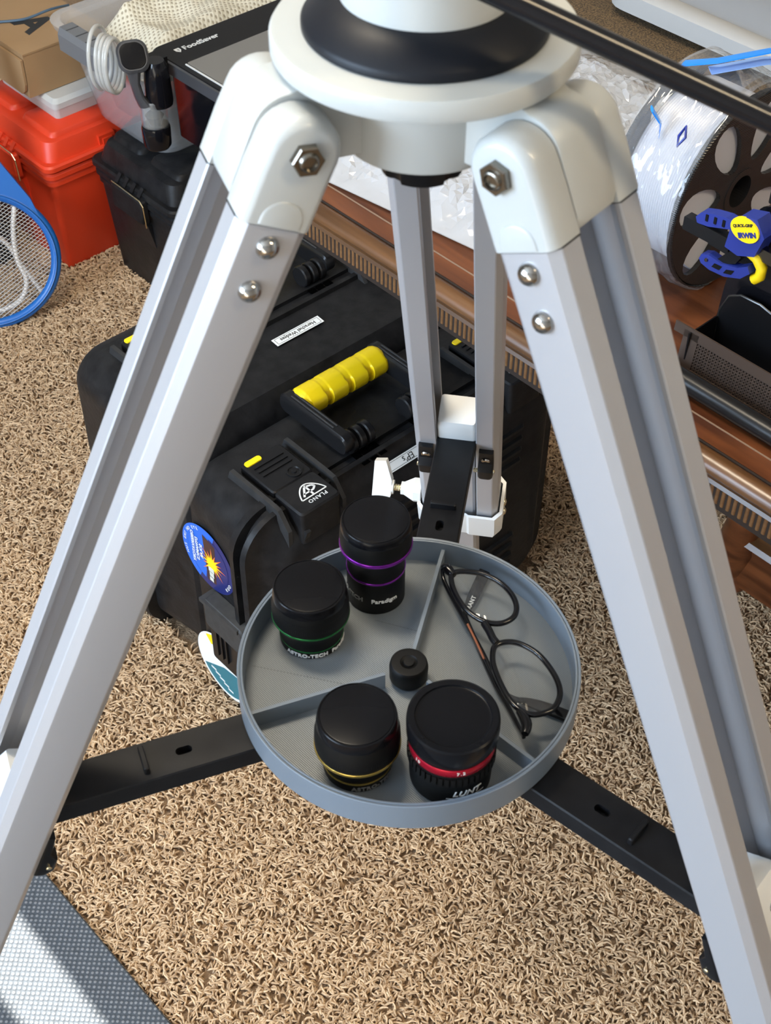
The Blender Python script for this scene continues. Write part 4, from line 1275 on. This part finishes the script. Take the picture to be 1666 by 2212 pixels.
hb = plate([(-0.018, 0.1145), (-0.020, 0.1190), (-0.016, 0.1245), (-0.006, 0.1280), (0.006, 0.1305), (0.016, 0.1300), (0.022, 0.126), (0.022, 0.1235), (0.010, 0.1225), (-0.008, 0.1160)], -0.003, 0.006)
obj('handle', hb, M_cblue, cl, smooth=0, label='blue upper handle')
rbm = MB()
for k in range(4): rbm.box((-0.010 + k * 0.0075, 0.1228 + k * 0.0012, 0.0062), (0.0022, 0.0055, 0.0012), CF)
obj('handle_ribs', rbm, M_blk, cl, smooth=0)
obj('jaw_bar', MB().rr([(-0.002, -0.0085, 0.1090, 0.0215, 0.0058, 0.001), (0.006, -0.0085, 0.1090, 0.0215, 0.0058, 0.001)], CF, n=2), M_case2, cl)
obj('head', plate([(0.010, 0.108), (0.012, 0.128), (0.018, 0.138), (0.032, 0.142), (0.041, 0.130), (0.036, 0.112), (0.022, 0.106)], -0.008, 0.007), M_cblue, cl, smooth=0)
bd = plate([(0.0245 + 0.0125 * math.cos(q), 0.1300 + 0.0095 * math.sin(q)) for q in [2 * PI * w / 24 for w in range(24)]], 0.006, 0.0085)
bdo = obj('badge', bd, M_yel, cl, smooth=0, label='yellow oval badge')
CX = (CF[1] * math.cos(0.45) + CF[2] * math.sin(0.45))
CY = (CF[2] * math.cos(0.45) - CF[1] * math.sin(0.45))
CD = CF[3]
text('lettering', 'QUICK-GRIP', 0.0032, M_ktxt, bdo, (CF[1] * 0.0225 + CF[2] * 0.1330 + CD * 0.0087, CX, CY, CD), bold=0.0001)
text('lettering', 'IRWIN', 0.0055, M_cblue, bdo, (CF[1] * 0.0275 + CF[2] * 0.1270 + CD * 0.0087, CX, CY, CD), bold=0.0003)
obj('lower_jaw', plate([(-0.006, 0.101), (-0.004, 0.105), (0.010, 0.1055), (0.024, 0.104), (0.020, 0.096), (0.008, 0.090), (0.004, 0.092), (0.010, 0.100)], -0.005, 0.004), M_case2, cl, smooth=0)
tr = plate([(-0.0105, 0.0865), (-0.009, 0.091), (-0.003, 0.0935), (0.010, 0.092), (0.024, 0.0955), (0.032, 0.1010), (0.035, 0.096), (0.028, 0.0880), (0.014, 0.0825), (0.000, 0.0815), (-0.008, 0.0835)], -0.002, 0.006)
obj('trigger', tr, M_cblue, cl, smooth=0, label='blue trigger')
tri2 = MB()
for k in range(2): tri2.prism([(0.002 + k * 0.011, 0.0855), (0.004 + k * 0.011, 0.0895), (0.011 + k * 0.011, 0.0900 + k * 0.002), (0.009 + k * 0.011, 0.0860 + k * 0.0015)], 0.0061, 0.0065, CF)
obj('trigger_slots', tri2, M_blk, cl, smooth=0)
obj('pivot_pin', MB().lathe([(0, 0.006), (0.0016, 0.006), (0.0014, 0.0072), (0, 0.0074)], 12, (CF[0] + CF[1] * -0.0035 + CF[2] * 0.0888, CF[1], CF[2], CF[3])), M_steel, cl)
pd = MB().tube([CF[1] * x + CF[2] * y for x, y in ((0.027, 0.1095), (0.035, 0.107), (0.0405, 0.101), (0.0405, 0.094), (0.036, 0.089))], 0.0042, 10)
obj('pad', pd, M_yel, cl, smooth=60, label='yellow rubber pad')
obj('clamp_rod', MB().box((0.052, 0.1120, -0.002), (0.05, 0.010, 0.006), CF), M_steel, cl, smooth=0)


def copy_tree(o, parent=None):
    c = o.copy()
    C.objects.link(c)
    c.parent = parent
    for ch in o.children: copy_tree(ch, c)
    return c


cl2 = copy_tree(cl)
cl2.location = uv(0.432, -0.052, TT + 0.058)
cl2['label'] = 'second blue bar clamp at the right edge, higher and mostly out of frame'

# ================================================================== LEFT CLUTTER
# ---- red dry box
rbx = thing('dry_box', 'orange-red plastic dry box standing at the left', 'box', uv(0.750, -1.583), RZ, 'plastic ammo style boxes')
BH = 0.245


def drybox(t, hx, hy, m, BH, wood=None):
    b = MB().rr([(0, 0, 0, hx - 0.016, hy - 0.016, 0.008), (0.004, 0, 0, hx - 0.014, hy - 0.014, 0.009), (BH * 0.72, 0, 0, hx - 0.003, hy - 0.003, 0.010)], n=4)
    obj('box_body', b, m, t, smooth=40)
    rim = MB()
    z = BH * 0.70
    for dz, k in ((0.0, 0.001), (0.014, 0.004), (0.030, 0.007)):
        rim.rr([(z + dz, 0, 0, hx + k - 0.003, hy + k - 0.003, 0.014), (z + dz + 0.002, 0, 0, hx + k, hy + k, 0.016), (z + dz + 0.009, 0, 0, hx + k, hy + k, 0.016), (z + dz + 0.012, 0, 0, hx + k - 0.003, hy + k - 0.003, 0.014)], n=5)
    obj('rim', rim, m, t, smooth=40)
    z += 0.038
    ld = MB().rr([(z, 0, 0, hx - 0.002, hy - 0.002, 0.018), (BH - 0.012, 0, 0, hx - 0.008, hy - 0.008, 0.022), (BH - 0.003, 0, 0, hx - 0.012, hy - 0.012, 0.022), (BH, 0, 0, hx - 0.020, hy - 0.020, 0.02)], n=6)
    lo = obj('lid', ld, m, t, smooth=40)
    for s_ in (-1, 1):
        obj('lid_pad', MB().rr([(BH - 0.001, -hx * 0.45, s_ * hy * 0.47, hx * 0.40, hy * 0.38, 0.012), (BH + 0.006, -hx * 0.45, s_ * hy * 0.47, hx * 0.38, hy * 0.36, 0.012), (BH + 0.008, -hx * 0.45, s_ * hy * 0.47, hx * 0.36, hy * 0.34, 0.01)], n=4), m, lo, smooth=40)
    # hinge pocket on the long side and latch on the end
    obj('side_pocket', MB().box((-hx * 0.30, -hy + 0.006, BH - 0.024), (0.030, 0.012, 0.016)), m, lo, smooth=0)
    obj('pocket_tab', MB().box((-hx * 0.30, -hy - 0.001, BH - 0.026), (0.018, 0.004, 0.010)), m, lo, smooth=0)
    la = MB().rr([(0, 0, BH * 0.74, 0.042, 0.022, 0.004), (0.010, 0, BH * 0.74, 0.041, 0.021, 0.004), (0.012, 0, BH * 0.74, 0.039, 0.019, 0.003)], (Vector((-hx - 0.004, 0, 0)), Vector((0, -1, 0)), Vector((0, 0, 1)), Vector((-1, 0, 0))), n=3)
    lt = obj('latch', la, m, t, smooth=30)
    lw = MB().tube([(-hx - 0.012, 0.043, BH * 0.83), (-hx - 0.014, -0.036, BH * 0.83), (-hx - 0.014, -0.044, BH * 0.80), (-hx - 0.012, -0.044, BH * 0.64)], 0.0011, 8)
    obj('latch_wire', lw, M_brass, lt)
    for k in range(4):
        obj('latch_tooth', MB().prism([(0, 0), (0.010, 0), (0.0, 0.012)], -0.004, 0.004, (Vector((-hx - 0.002, 0.03 - k * 0.02, BH * 0.845)), Vector((-1, 0, 0)), Vector((0, 0, 1)), Vector((0, 1, 0)))), m, lt, smooth=0)
    obj('latch_catch', MB().prism([(0, 0), (0.012, 0), (0, -0.05)], -0.035, 0.035, (Vector((-hx + 0.008, 0, BH * 0.62)), Vector((-1, 0, 0)), Vector((0, 0, 1)), Vector((0, 1, 0)))), m, t, smooth=0)


drybox(rbx, 0.165, 0.125, M_redbox, BH)
kbx = thing('dry_box', 'black plastic dry box between the red box and the tripod', 'box', uv(0.833, -1.328), RZ, 'plastic ammo style boxes')
drybox(kbx, 0.175, 0.108, M_case, 0.246)

# ---- white small case and cardboard box
wb = thing('small_case', 'grey-white flat plastic case on top of the red box', 'box', uv(0.700, -1.595, BH + 0.0082), RZ)
obj('case_base', MB().rr([(0, 0, 0, 0.055, 0.085, 0.008), (0.018, 0, 0, 0.058, 0.088, 0.008)], n=4), M_wbox, wb)
obj('case_lid', MB().rr([(0.0185, 0, 0, 0.059, 0.089, 0.009), (0.028, 0, 0, 0.059, 0.089, 0.009), (0.034, 0, 0, 0.053, 0.083, 0.009)], n=4), M_wbox, wb)
obj('case_label', MB().box((0.008, -0.015, 0.0343), (0.060, 0.075, 0.0006)), mat('yellow_black_label', (0.75, 0.52, 0.02), 0.5, var=(60, 0.02, (0.01, 0.01, 0.01))), wb, smooth=0, label='yellow and black printed label')
cb = thing('cardboard_box', 'brown cardboard box with an open flap on the small grey case', 'box', uv(0.695, -1.640, BH + 0.0082 + 0.0352), RZ)
CH = 0.072
cbm = MB().box((0, 0, CH / 2), (0.150, 0.20, CH))
obj('box_body', cbm, M_card, cb, smooth=0)
fm = MB().prism([(-0.100, CH * 0.26), (-0.090, CH * 0.10), (0.086, 0.004), (0.096, 0.012), (0.100, 0.024), (0.100, CH * 0.92), (-0.100, CH * 0.92)], 0.0, 0.004, (Vector((-0.0765, 0, 0)), Vector((0, -1, 0)), Vector((0, 0, 1)), Vector((-1, 0, 0))))
obj('flap', fm, M_card, cb, smooth=0)
obj('top_flap', MB().box((0, 0, CH + 0.0015), (0.152, 0.202, 0.003)), M_card, cb, smooth=0)
text('lettering', 'A', 0.075, M_ktxt, cb, (Vector((-0.006, -0.022, CH + 0.0033)), Vector((0, -1, 0)), Vector((1, 0, 0)), Vector((0, 0, 1))), bold=0.003)
zt = obj('cable_tie', MB().tube(smooth_line([(-0.045, 0.015, 0.0025), (-0.012, -0.010, 0.006), (0.03, -0.020, 0.012), (0.07, -0.012, 0.004)], 24), 0.0022, 8), mat('blue_grey_tie', (0.06, 0.11, 0.17), 0.4), None)
zt.location = uv(0.695, -1.640, BH + 0.0082 + 0.0352 + CH + 0.003)
zt.rotation_euler = (0, 0, RZ)
tag(zt, 'blue-grey plastic tie lying on the cardboard box', 'tie')

# ---- clear bin with grey handle
bn = thing('clear_bin', 'clear plastic bin with a grey clip handle on the black box', 'bin', uv(0.0, 0.0, 0.2545), RZ)
# local x=u, y=-v
RH = 0.165
bw = MB()
O_ = (Vector((0, 0, 0)), Vector((1, 0, 0)), Vector((0, 1, 0)), Vector((0, 0, 1)))


def br(z, x0, x1, y0, y1, r): return (z, (x0 + x1) / 2, (y0 + y1) / 2, (x1 - x0) / 2, (y1 - y0) / 2, r)


bw.rr([br(0.000, 0.712, 1.09, 1.308, 1.478, 0.03), br(0.0, 0.704, 1.10, 1.300, 1.486, 0.032), br(0.006, 0.700, 1.105, 1.296, 1.490, 0.034), br(RH - 0.012, 0.672, 1.13, 1.276, 1.512, 0.035), br(RH - 0.010, 0.658, 1.14, 1.262, 1.526, 0.04),
       br(RH, 0.655, 1.145, 1.260, 1.528, 0.04), br(RH + 0.001, 0.668, 1.133, 1.273, 1.515, 0.034), br(RH - 0.010, 0.676, 1.127, 1.280, 1.508, 0.033), br(0.008, 0.703, 1.10, 1.300, 1.486, 0.03)], O_, n=7, cap1=False)
bno = obj('bin_body', bw, M_bin, bn, smooth=40)
hd_ = MB()
hd_.prism([(0.648, RH - 0.030), (0.648, RH - 0.004), (0.653, RH + 0.006), (0.676, RH + 0.006), (0.676, RH), (0.658, RH - 0.001), (0.656, RH - 0.030)], 1.305, 1.468, (Vector((0, 0, 0)), Vector((1, 0, 0)), Vector((0, 0, 1)), Vector((0, 1, 0))))
hdo = obj('clip_handle', hd_, M_greyh, bn, smooth=25, label='grey clip handle')
for k in range(6):
    obj('handle_line', MB().box((0.664, 1.320 + k * 0.026, RH + 0.0062), (0.022, 0.0018, 0.0010)), M_dgrey, hdo, smooth=0)
# dark things packed in the bin, left
dk = tag(obj('packed_pouch', MB().rr([(0.009, 0.760, 1.445, 0.030, 0.030, 0.012), (0.10, 0.755, 1.450, 0.036, 0.034, 0.014), (0.125, 0.755, 1.450, 0.026, 0.026, 0.012)], O_, n=5), M_case, None), 'black pouch seen through the left end of the clear bin', 'pouch')
dk.location = (0, 0, 0.2545)
dk.rotation_euler = (0, 0, RZ)
# cream knitted bag bulging over the rim
kb = MB()
NK = 90
vs = []
for i in range(NK + 1):
    for j in range(NK + 1):
        fx = i / NK
        fy = j / NK
        x = 0.705 + 0.39 * fx
        y = 1.305 + 0.180 * fy
        e = min(1, min(fx, 1 - fx) * 7) * min(1, min(fy, 1 - fy) * 5)
        z = 0.115 + e ** 0.6 * 0.055 + e * (0.020 * noise.noise(Vector((x * 12, y * 14, 0))) + 0.008 * noise.noise(Vector((x * 30, y * 30, 3))))
        vs.append(Vector((x, y, z)))
kb.add(vs, [(i * (NK + 1) + j, (i + 1) * (NK + 1) + j, (i + 1) * (NK + 1) + j + 1, i * (NK + 1) + j + 1) for i in range(NK) for j in range(NK)])
kbo = obj('knit_bag', kb, M_cream, None, smooth=60)
kbo.location = (0, 0, 0.2545)
kbo.rotation_euler = (0, 0, RZ)
tag(kbo, 'cream open-knit cloth bundled in the clear bin', 'cloth')
# knit: dark eyelets in a procedural grid
nt = M_cream.node_tree
bs = nt.nodes['Principled BSDF']
tc = nt.nodes.new('ShaderNodeTexCoord')
mp = nt.nodes.new('ShaderNodeMapping')
mp.inputs['Scale'].default_value = (150, 150, 1)
mp.inputs['Rotation'].default_value = (0, 0, 0.5)
vo = nt.nodes.new('ShaderNodeTexVoronoi')
vo.inputs['Scale'].default_value = 1.0
vo.inputs['Randomness'].default_value = 0.15
vo.voronoi_dimensions = '2D'
rp = nt.nodes.new('ShaderNodeValToRGB')
rp.color_ramp.elements[0].position = 0.20
rp.color_ramp.elements[1].position = 0.32
rp.color_ramp.elements[0].color = (0.36, 0.31, 0.22, 1)
rp.color_ramp.elements[1].color = (0.70, 0.65, 0.52, 1)
nt.links.new(tc.outputs['Object'], mp.inputs[0])
nt.links.new(mp.outputs[0], vo.inputs['Vector'])
nt.links.new(vo.outputs['Distance'], rp.inputs[0])
nt.links.new(rp.outputs[0], bs.inputs['Base Color'])
bp = nt.nodes.new('ShaderNodeBump')
bp.inputs['Strength'].default_value = 0.6
bp.inputs['Distance'].default_value = 0.003
nt.links.new(vo.outputs['Distance'], bp.inputs['Height'])
nt.links.new(bp.outputs[0], bs.inputs['Normal'])

# ---- vacuum sealer in front of the bin, standing on the black box
vs_t = thing('vacuum_sealer', 'black vacuum sealer with a silver top panel beside the clear bin', 'appliance', uv(0, 0, 0), RZ)
SZ = 0.440
obj('base_foot', MB().box((0.96, 1.185, 0.2848), (0.26, 0.13, 0.0604)), M_gloss, vs_t, smooth=0)
obj('sealer_body', MB().rr([br(0.315, 0.705, 1.16, 1.02, 1.255, 0.01), br(0.42, 0.702, 1.16, 1.015, 1.255, 0.01), br(0.432, 0.700, 1.165, 1.010, 1.290, 0.01)], O_, n=4), M_gloss, vs_t)
obj('lid_frame', MB().rr([br(0.430, 0.698, 1.168, 1.008, 1.294, 0.012), br(SZ - 0.002, 0.698, 1.168, 1.008, 1.294, 0.012), br(SZ, 0.700, 1.166, 1.010, 1.292, 0.012)], O_, n=4), M_blk, vs_t)
obj('silver_panel', MB().rr([br(SZ, 0.712, 1.155, 1.020, 1.222, 0.004), br(SZ + 0.0012, 0.712, 1.155, 1.020, 1.222, 0.004)], O_, n=3), M_silver, vs_t, label='silver top panel')
obj('edge_highlight', MB().box((0.709, 1.12, SZ + 0.0008), (0.0022, 0.20, 0.0016)), M_white, vs_t, smooth=0)  # white strip paints the highlight line beside the silver panel
obj('side_strip', MB().box((0.6965, 1.15, SZ - 0.010), (0.004, 0.26, 0.018)), M_dgrey, vs_t, smooth=0)
tx = (Vector((0.735, 1.262, SZ + 0.0003)), Vector((1, 0, 0)), Vector((0, 1, 0)), Vector((0, 0, 1)))
text('lettering', 'FoodSaver', 0.0150, M_txt, vs_t, tx, bold=0.0003, align='LEFT')
shield = MB().prism([(-0.013, 0.006), (-0.004, 0.006), (-0.004, -0.001), (-0.0085, -0.007), (-0.013, -0.001)], 0, 0.0003, tx)
sho = obj('shield_mark', shield, M_txt, vs_t, smooth=0)
obj('shield_cut', MB().prism([(-0.0075, 0.005), (-0.0098, 0.000), (-0.0080, 0.000), (-0.0092, -0.005), (-0.0066, 0.001), (-0.0084, 0.001)], 0.0003, 0.0005, tx), M_blk, sho, smooth=0)

# ---- hand-held sealing wand with coiled clear hose, hung on the sealer's corner
hw_ = thing('hand_sealer', 'small hand-held sealer with a coiled clear hose hanging on the vacuum sealer', 'tool', uv(0.663, -1.2475, 0.0), RZ)
zf = (Vector((0, 0, 0)), Vector((1, 0, 0)), Vector((0, 1, 0)), Vector((0, 0, 1)))
obj('end_cap', MB().lathe([(0, 0.315), (0.0185, 0.315), (0.0210, 0.319), (0.0218, 0.346), (0.0205, 0.350), (0, 0.350)], 36, zf), M_gloss, hw_)
obj('clear_chamber', MB().lathe([(0.0185, 0.350), (0.0200, 0.352), (0.0200, 0.392), (0.0185, 0.394), (0.0182, 0.392), (0.0182, 0.353)], 36, zf), M_clear, hw_)
obj('inner_piston', MB().lathe([(0, 0.350), (0.009, 0.350), (0.014, 0.366), (0.005, 0.374), (0.005, 0.394), (0, 0.394)], 24, zf), M_blk, hw_)
obj('wand_neck', MB().lathe([(0, 0.384), (0.0195, 0.384), (0.0205, 0.390), (0.0190, 0.425), (0.0165, 0.445), (0.013, 0.452), (0, 0.452)], 36, (Vector((0.008, -0.006, 0)), zf[1], zf[2], zf[3])), M_gloss, hw_)
fk = MB()
ff = frame((-0.020, 0.006, 0.462), (1, -0.45, 0.0), (-0.42, -0.62, 0.62))
fk.rr([(-0.005, 0, 0, 0.0215, 0.0225, 0.015), (0.003, 0, 0, 0.0225, 0.0235, 0.016), (0.007, 0, 0, 0.0195, 0.0205, 0.015)], ff, n=8)
obj('thumb_cap', fk, M_dgrey, hw_)
obj('thumb_pad', MB().rr([(0.0065, 0, 0, 0.0180, 0.0190, 0.013), (0.0085, 0, 0, 0.0172, 0.0182, 0.013), (0.0088, 0, 0, 0.013, 0.014, 0.010)], ff, n=8), M_dcap, hw_)
obj('thumb_stem', MB().tube([(-0.024, 0.004, 0.450), (-0.024, 0.004, 0.425), (-0.020, 0.003, 0.402), (-0.014, 0, 0.388)], [0.016, 0.0105, 0.0105, 0.014], 14, flat=0.6), M_dgrey, hw_)
obj('hose_clip', MB().box((0.014, 0.006, 0.440), (0.03, 0.026, 0.022)), M_blk, hw_, smooth=0)
hs = MB()
pts = []
wx, wy = 0.905, 0.425          # horizontal direction of the loops in the thing's own axes
for k in range(190):
    a = 2 * PI * k / 38 + 0.4
    f = k / 189
    R_ = 0.040 + 0.010 * max(0.0, 1 - f * 5)
    cx_, cy_ = -0.046 + 0.006 * f, 0.058 - 0.034 * min(1.0, f * 1.15 + 0.12 * (f > 0.2))
    pts.append(Vector((cx_ + wx * R_ * 0.62 * math.cos(a), cy_ + wy * R_ * 0.62 * math.cos(a), 0.448 + R_ * math.sin(a))))
hs.tube(pts, 0.0032, 10)
obj('hose_coil', hs, clear_mat('clear_hose', (0.72, 0.72, 0.69), 0.50, 0.05), hw_, smooth=60, label='coiled clear hose')

# ---- blue swatter racket leaning at the left edge
rk = thing('swatter_racket', 'blue electric fly swatter racket leaning at the left edge', 'racket', (-0.645, 1.325, 0.004))
ex_ = Vector((0.97014, 0.24254, 0))
ey_ = Vector((-0.09086, 0.36342, 0.92718))
en_ = Vector((0.22488, -0.89950, 0.37461))
rf = (Vector((0, 0, 0)), ex_, ey_, en_)
CXK, CYK, AX, AY = -0.002, 0.112, 0.114, 0.106


def rp_(x, y, d=0.0): return rf[0] + ex_ * x + ey_ * y + en_ * d


rm = MB()
ringpts = [rp_(CXK + AX * math.cos(2 * PI * k / 72), CYK + AY * math.sin(2 * PI * k / 72)) for k in range(72)]
rm.tube(ringpts, 0.0085, 12, closed=True)
obj('rim', rm, M_blue, rk, smooth=60)
rm2 = MB()
rm2.tube([rp_(CXK + AX * math.cos(2 * PI * k / 72), CYK + AY * math.sin(2 * PI * k / 72), 0.0085) for k in range(72)], 0.0022, 6, closed=True)
obj('rim_ridge', rm2, M_blue, rk, smooth=60)
nk = MB()
poly = [(0.098, 0.168), (0.088, 0.200), (0.060, 0.248), (0.036, 0.290), (0.024, 0.330), (0.020, 0.40), (0.018, 0.46), (-0.018, 0.46), (-0.020, 0.40), (-0.024, 0.330), (-0.036, 0.290), (-0.060, 0.248), (-0.088, 0.200), (-0.098, 0.168),
        (-0.070, 0.1965), (-0.040, 0.2110), (0, 0.2165), (0.040, 0.2110), (0.070, 0.1965)]
nk.prism(poly, -0.007, 0.007, rf)
obj('neck', nk, M_blue, rk, smooth=0)
me_ = MB()
step = 0.0052
k = -24
for s_ in (1, -1):
    for k in range(-45, 46):
        # diagonal wires clipped to the ellipse
        off = k * step
        dx, dy = math.cos(0.55 * s_), math.sin(0.55 * s_)
        nx_, ny_ = -dy, dx
        ax_, ay_ = AX - 0.006, AY - 0.006
        a = (dx / ax_) ** 2 + (dy / ay_) ** 2
        b = 2 * (off * nx_ * dx / ax_ ** 2 + off * ny_ * dy / ay_ ** 2)
        c = (off * nx_ / ax_) ** 2 + (off * ny_ / ay_) ** 2 - 1
        D_ = b * b - 4 * a * c
        if D_ <= 0: continue
        t1 = (-b - math.sqrt(D_)) / (2 * a)
        t2 = (-b + math.sqrt(D_)) / (2 * a)
        if t2 - t1 < 0.01: continue
        p = rp_(CXK + off * nx_ + dx * t1, CYK + off * ny_ + dy * t1)
        q = rp_(CXK + off * nx_ + dx * t2, CYK + off * ny_ + dy * t2)
        me_.tube([p, q], 0.00055, 4)
obj('wire_mesh', me_, M_wire, rk, smooth=0, kind='stuff')
tbm = MB()
tbm.tube(smooth_line([rp_(0.062, 0.192, -0.004), rp_(0.052, 0.150, -0.005), rp_(0.050, 0.105, -0.005), rp_(0.058, 0.070, -0.005), rp_(0.044, 0.040, -0.005), rp_(0.010, 0.026, -0.005), rp_(-0.03, 0.03, -0.005)], 40), 0.0050, 8, flat=0.9)
tbm.tube(smooth_line([rp_(-0.03, 0.165, -0.006), rp_(0.004, 0.160, -0.006), rp_(0.036, 0.135, -0.006), rp_(0.055, 0.095, -0.006), rp_(0.085, 0.035, -0.006)], 30), 0.0042, 8, flat=0.9)
obj('insulating_strip', tbm, M_tube, rk, smooth=60, label='pale curved strips behind the mesh')
# black bag behind the racket
bb = obj('black_bag', MB().rr([(0, 0, 0, 0.10, 0.06, 0.03), (0.05, 0, 0, 0.11, 0.065, 0.03), (0.16, 0, 0, 0.095, 0.05, 0.03), (0.19, 0.0, 0, 0.06, 0.03, 0.02)], n=6), mat('black_nylon', (0.010, 0.010, 0.011), 0.7, bump=(200, 0.5, 0.002)), None)
bb.location = uv(0.50, -1.66)
bb.rotation_euler = (0, 0, RZ + PI / 2)
tag(bb, 'black nylon bag on the floor behind the blue racket', 'bag')

# ================================================================== MAT (bottom left)
M_mat = bpy.data.materials.new('woven_grey_mat')
M_mat.use_nodes = True
nt = M_mat.node_tree
b = nt.nodes['Principled BSDF']
tc = nt.nodes.new('ShaderNodeTexCoord')
mp = nt.nodes.new('ShaderNodeMapping')
mp.inputs['Rotation'].default_value = (0, 0, math.radians(45))
mp.inputs['Scale'].default_value = (190, 190, 1)
vo = nt.nodes.new('ShaderNodeTexVoronoi')
vo.voronoi_dimensions = '2D'
vo.inputs['Scale'].default_value = 1.0
vo.inputs['Randomness'].default_value = 0.12
rp = nt.nodes.new('ShaderNodeValToRGB')
rp.color_ramp.elements[0].position = 0.20
rp.color_ramp.elements[1].position = 0.36
rp.color_ramp.elements[0].color = (0.26, 0.27, 0.285, 1)
rp.color_ramp.elements[1].color = (0.075, 0.088, 0.106, 1)
nz = nt.nodes.new('ShaderNodeTexNoise')
nz.inputs['Scale'].default_value = 90
mxn = nt.nodes.new('ShaderNodeMixRGB')
mxn.blend_type = 'MULTIPLY'
mxn.inputs[0].default_value = 0.5
nt.links.new(tc.outputs['Object'], mp.inputs[0])
nt.links.new(mp.outputs[0], vo.inputs['Vector'])
nt.links.new(vo.outputs['Distance'], rp.inputs[0])
nt.links.new(tc.outputs['Object'], nz.inputs['Vector'])
nt.links.new(rp.outputs[0], mxn.inputs[1])
nt.links.new(nz.outputs[0], mxn.inputs[2])
nt.links.new(mxn.outputs[0], b.inputs['Base Color'])
b.inputs['Roughness'].default_value = 0.9
bp = nt.nodes.new('ShaderNodeBump')
bp.inputs['Strength'].default_value = 0.5
bp.inputs['Distance'].default_value = 0.002
bp.invert = True
nt.links.new(vo.outputs['Distance'], bp.inputs['Height'])
nt.links.new(bp.outputs[0], b.inputs['Normal'])
mt = obj('floor_mat', MB().rr([(0, -0.40, 0.0, 0.40, 1.0, 0.004), (0.010, -0.40, 0.0, 0.40, 1.0, 0.004), (0.012, -0.40, 0, 0.398, 0.998, 0.004)], n=3), M_mat, None)
mt.location = uv(-0.076, -0.03)
mt.rotation_euler = (0, 0, RZ)
tag(mt, 'blue-grey woven mat in the bottom left corner, partly sunlit', 'mat')

# ================================================================== CARPET PILE
M_pile = bpy.data.materials.new('carpet_yarn')
M_pile.use_nodes = True
nt = M_pile.node_tree
b = nt.nodes['Principled BSDF']
hi = nt.nodes.new('ShaderNodeHairInfo')
rp = nt.nodes.new('ShaderNodeValToRGB')
E_ = rp.color_ramp.elements
E_[0].position = 0.0
E_[0].color = (0.37, 0.245, 0.145, 1)
E_[1].position = 1.0
E_[1].color = (0.70, 0.51, 0.325, 1)
e = rp.color_ramp.elements.new(0.5)
e.color = (0.55, 0.38, 0.23, 1)
nt.links.new(hi.outputs['Random'], rp.inputs[0])
nt.links.new(rp.outputs[0], b.inputs['Base Color'])
b.inputs['Roughness'].default_value = 0.9
b.inputs['Specular IOR Level'].default_value = 0.2

N = 300000
xs = rng.uniform(-0.95, 1.05, N)
ys = rng.uniform(-0.02, 2.15, N)
# keep what the camera (and a step beside it) can see; thin out towards the back
keep = (np.abs(xs) < 0.34 + 0.36 * (ys + 0.519) * 0.95 + 0.12)
uu = xs * 0.737 + ys * 0.676
vv = xs * 0.676 - ys * 0.737
for a0, a1, b0, b1 in ((-1, -0.078, -2, 2), (0.232, 0.69, -0.60, -0.455), (0.245, 0.71, -0.83, -0.61), (0.615, 0.92, -1.71, -1.48), (0.68, 1.02, -1.43, -1.24)):
    keep &= ~((uu > a0) & (uu < a1) & (vv > b0) & (vv < b1))
xs, ys = xs[keep], ys[keep]
n = len(xs)
K = 6
ang = rng.uniform(0, 2 * PI, n)
cur = rng.uniform(-2.6, 2.6, n)
ln = rng.uniform(0.009, 0.0165, n)
lift = rng.uniform(0.0060, 0.0095, n)
P = np.zeros((n, K, 3), np.float32)
P[:, 0, 0], P[:, 0, 1], P[:, 0, 2] = xs, ys, -0.001
hx_, hy_ = xs.copy(), ys.copy()
for k in range(1, K):
    f = k / (K - 1)
    a = ang + cur * f
    d = ln / (K - 1) * (0.35 + 0.9 * f)
    hx_ = hx_ + np.cos(a) * d
    hy_ = hy_ + np.sin(a) * d
    P[:, k, 0], P[:, k, 1] = hx_, hy_
    P[:, k, 2] = lift * math.sin(min(1.0, f * 1.25) * PI * 0.56) - 0.001
hc = bpy.data.hair_curves.new('carpet_pile')
hc.add_curves([K] * n)
hc.attributes['position'].data.foreach_set('vector', P.reshape(-1))
ra = hc.attributes.new('radius', 'FLOAT', 'POINT') if 'radius' not in hc.attributes else hc.attributes['radius']
rad = np.tile(np.array([0.00125, 0.00125, 0.0012, 0.00115, 0.0010, 0.0006], np.float32), n)
ra.data.foreach_set('value', rad)
hc.materials.append(M_pile)
po = bpy.data.objects.new('carpet_pile', hc)
C.objects.link(po)
po['kind'] = 'stuff'
po['label'] = 'tan frieze carpet pile of short curled yarns covering the floor'
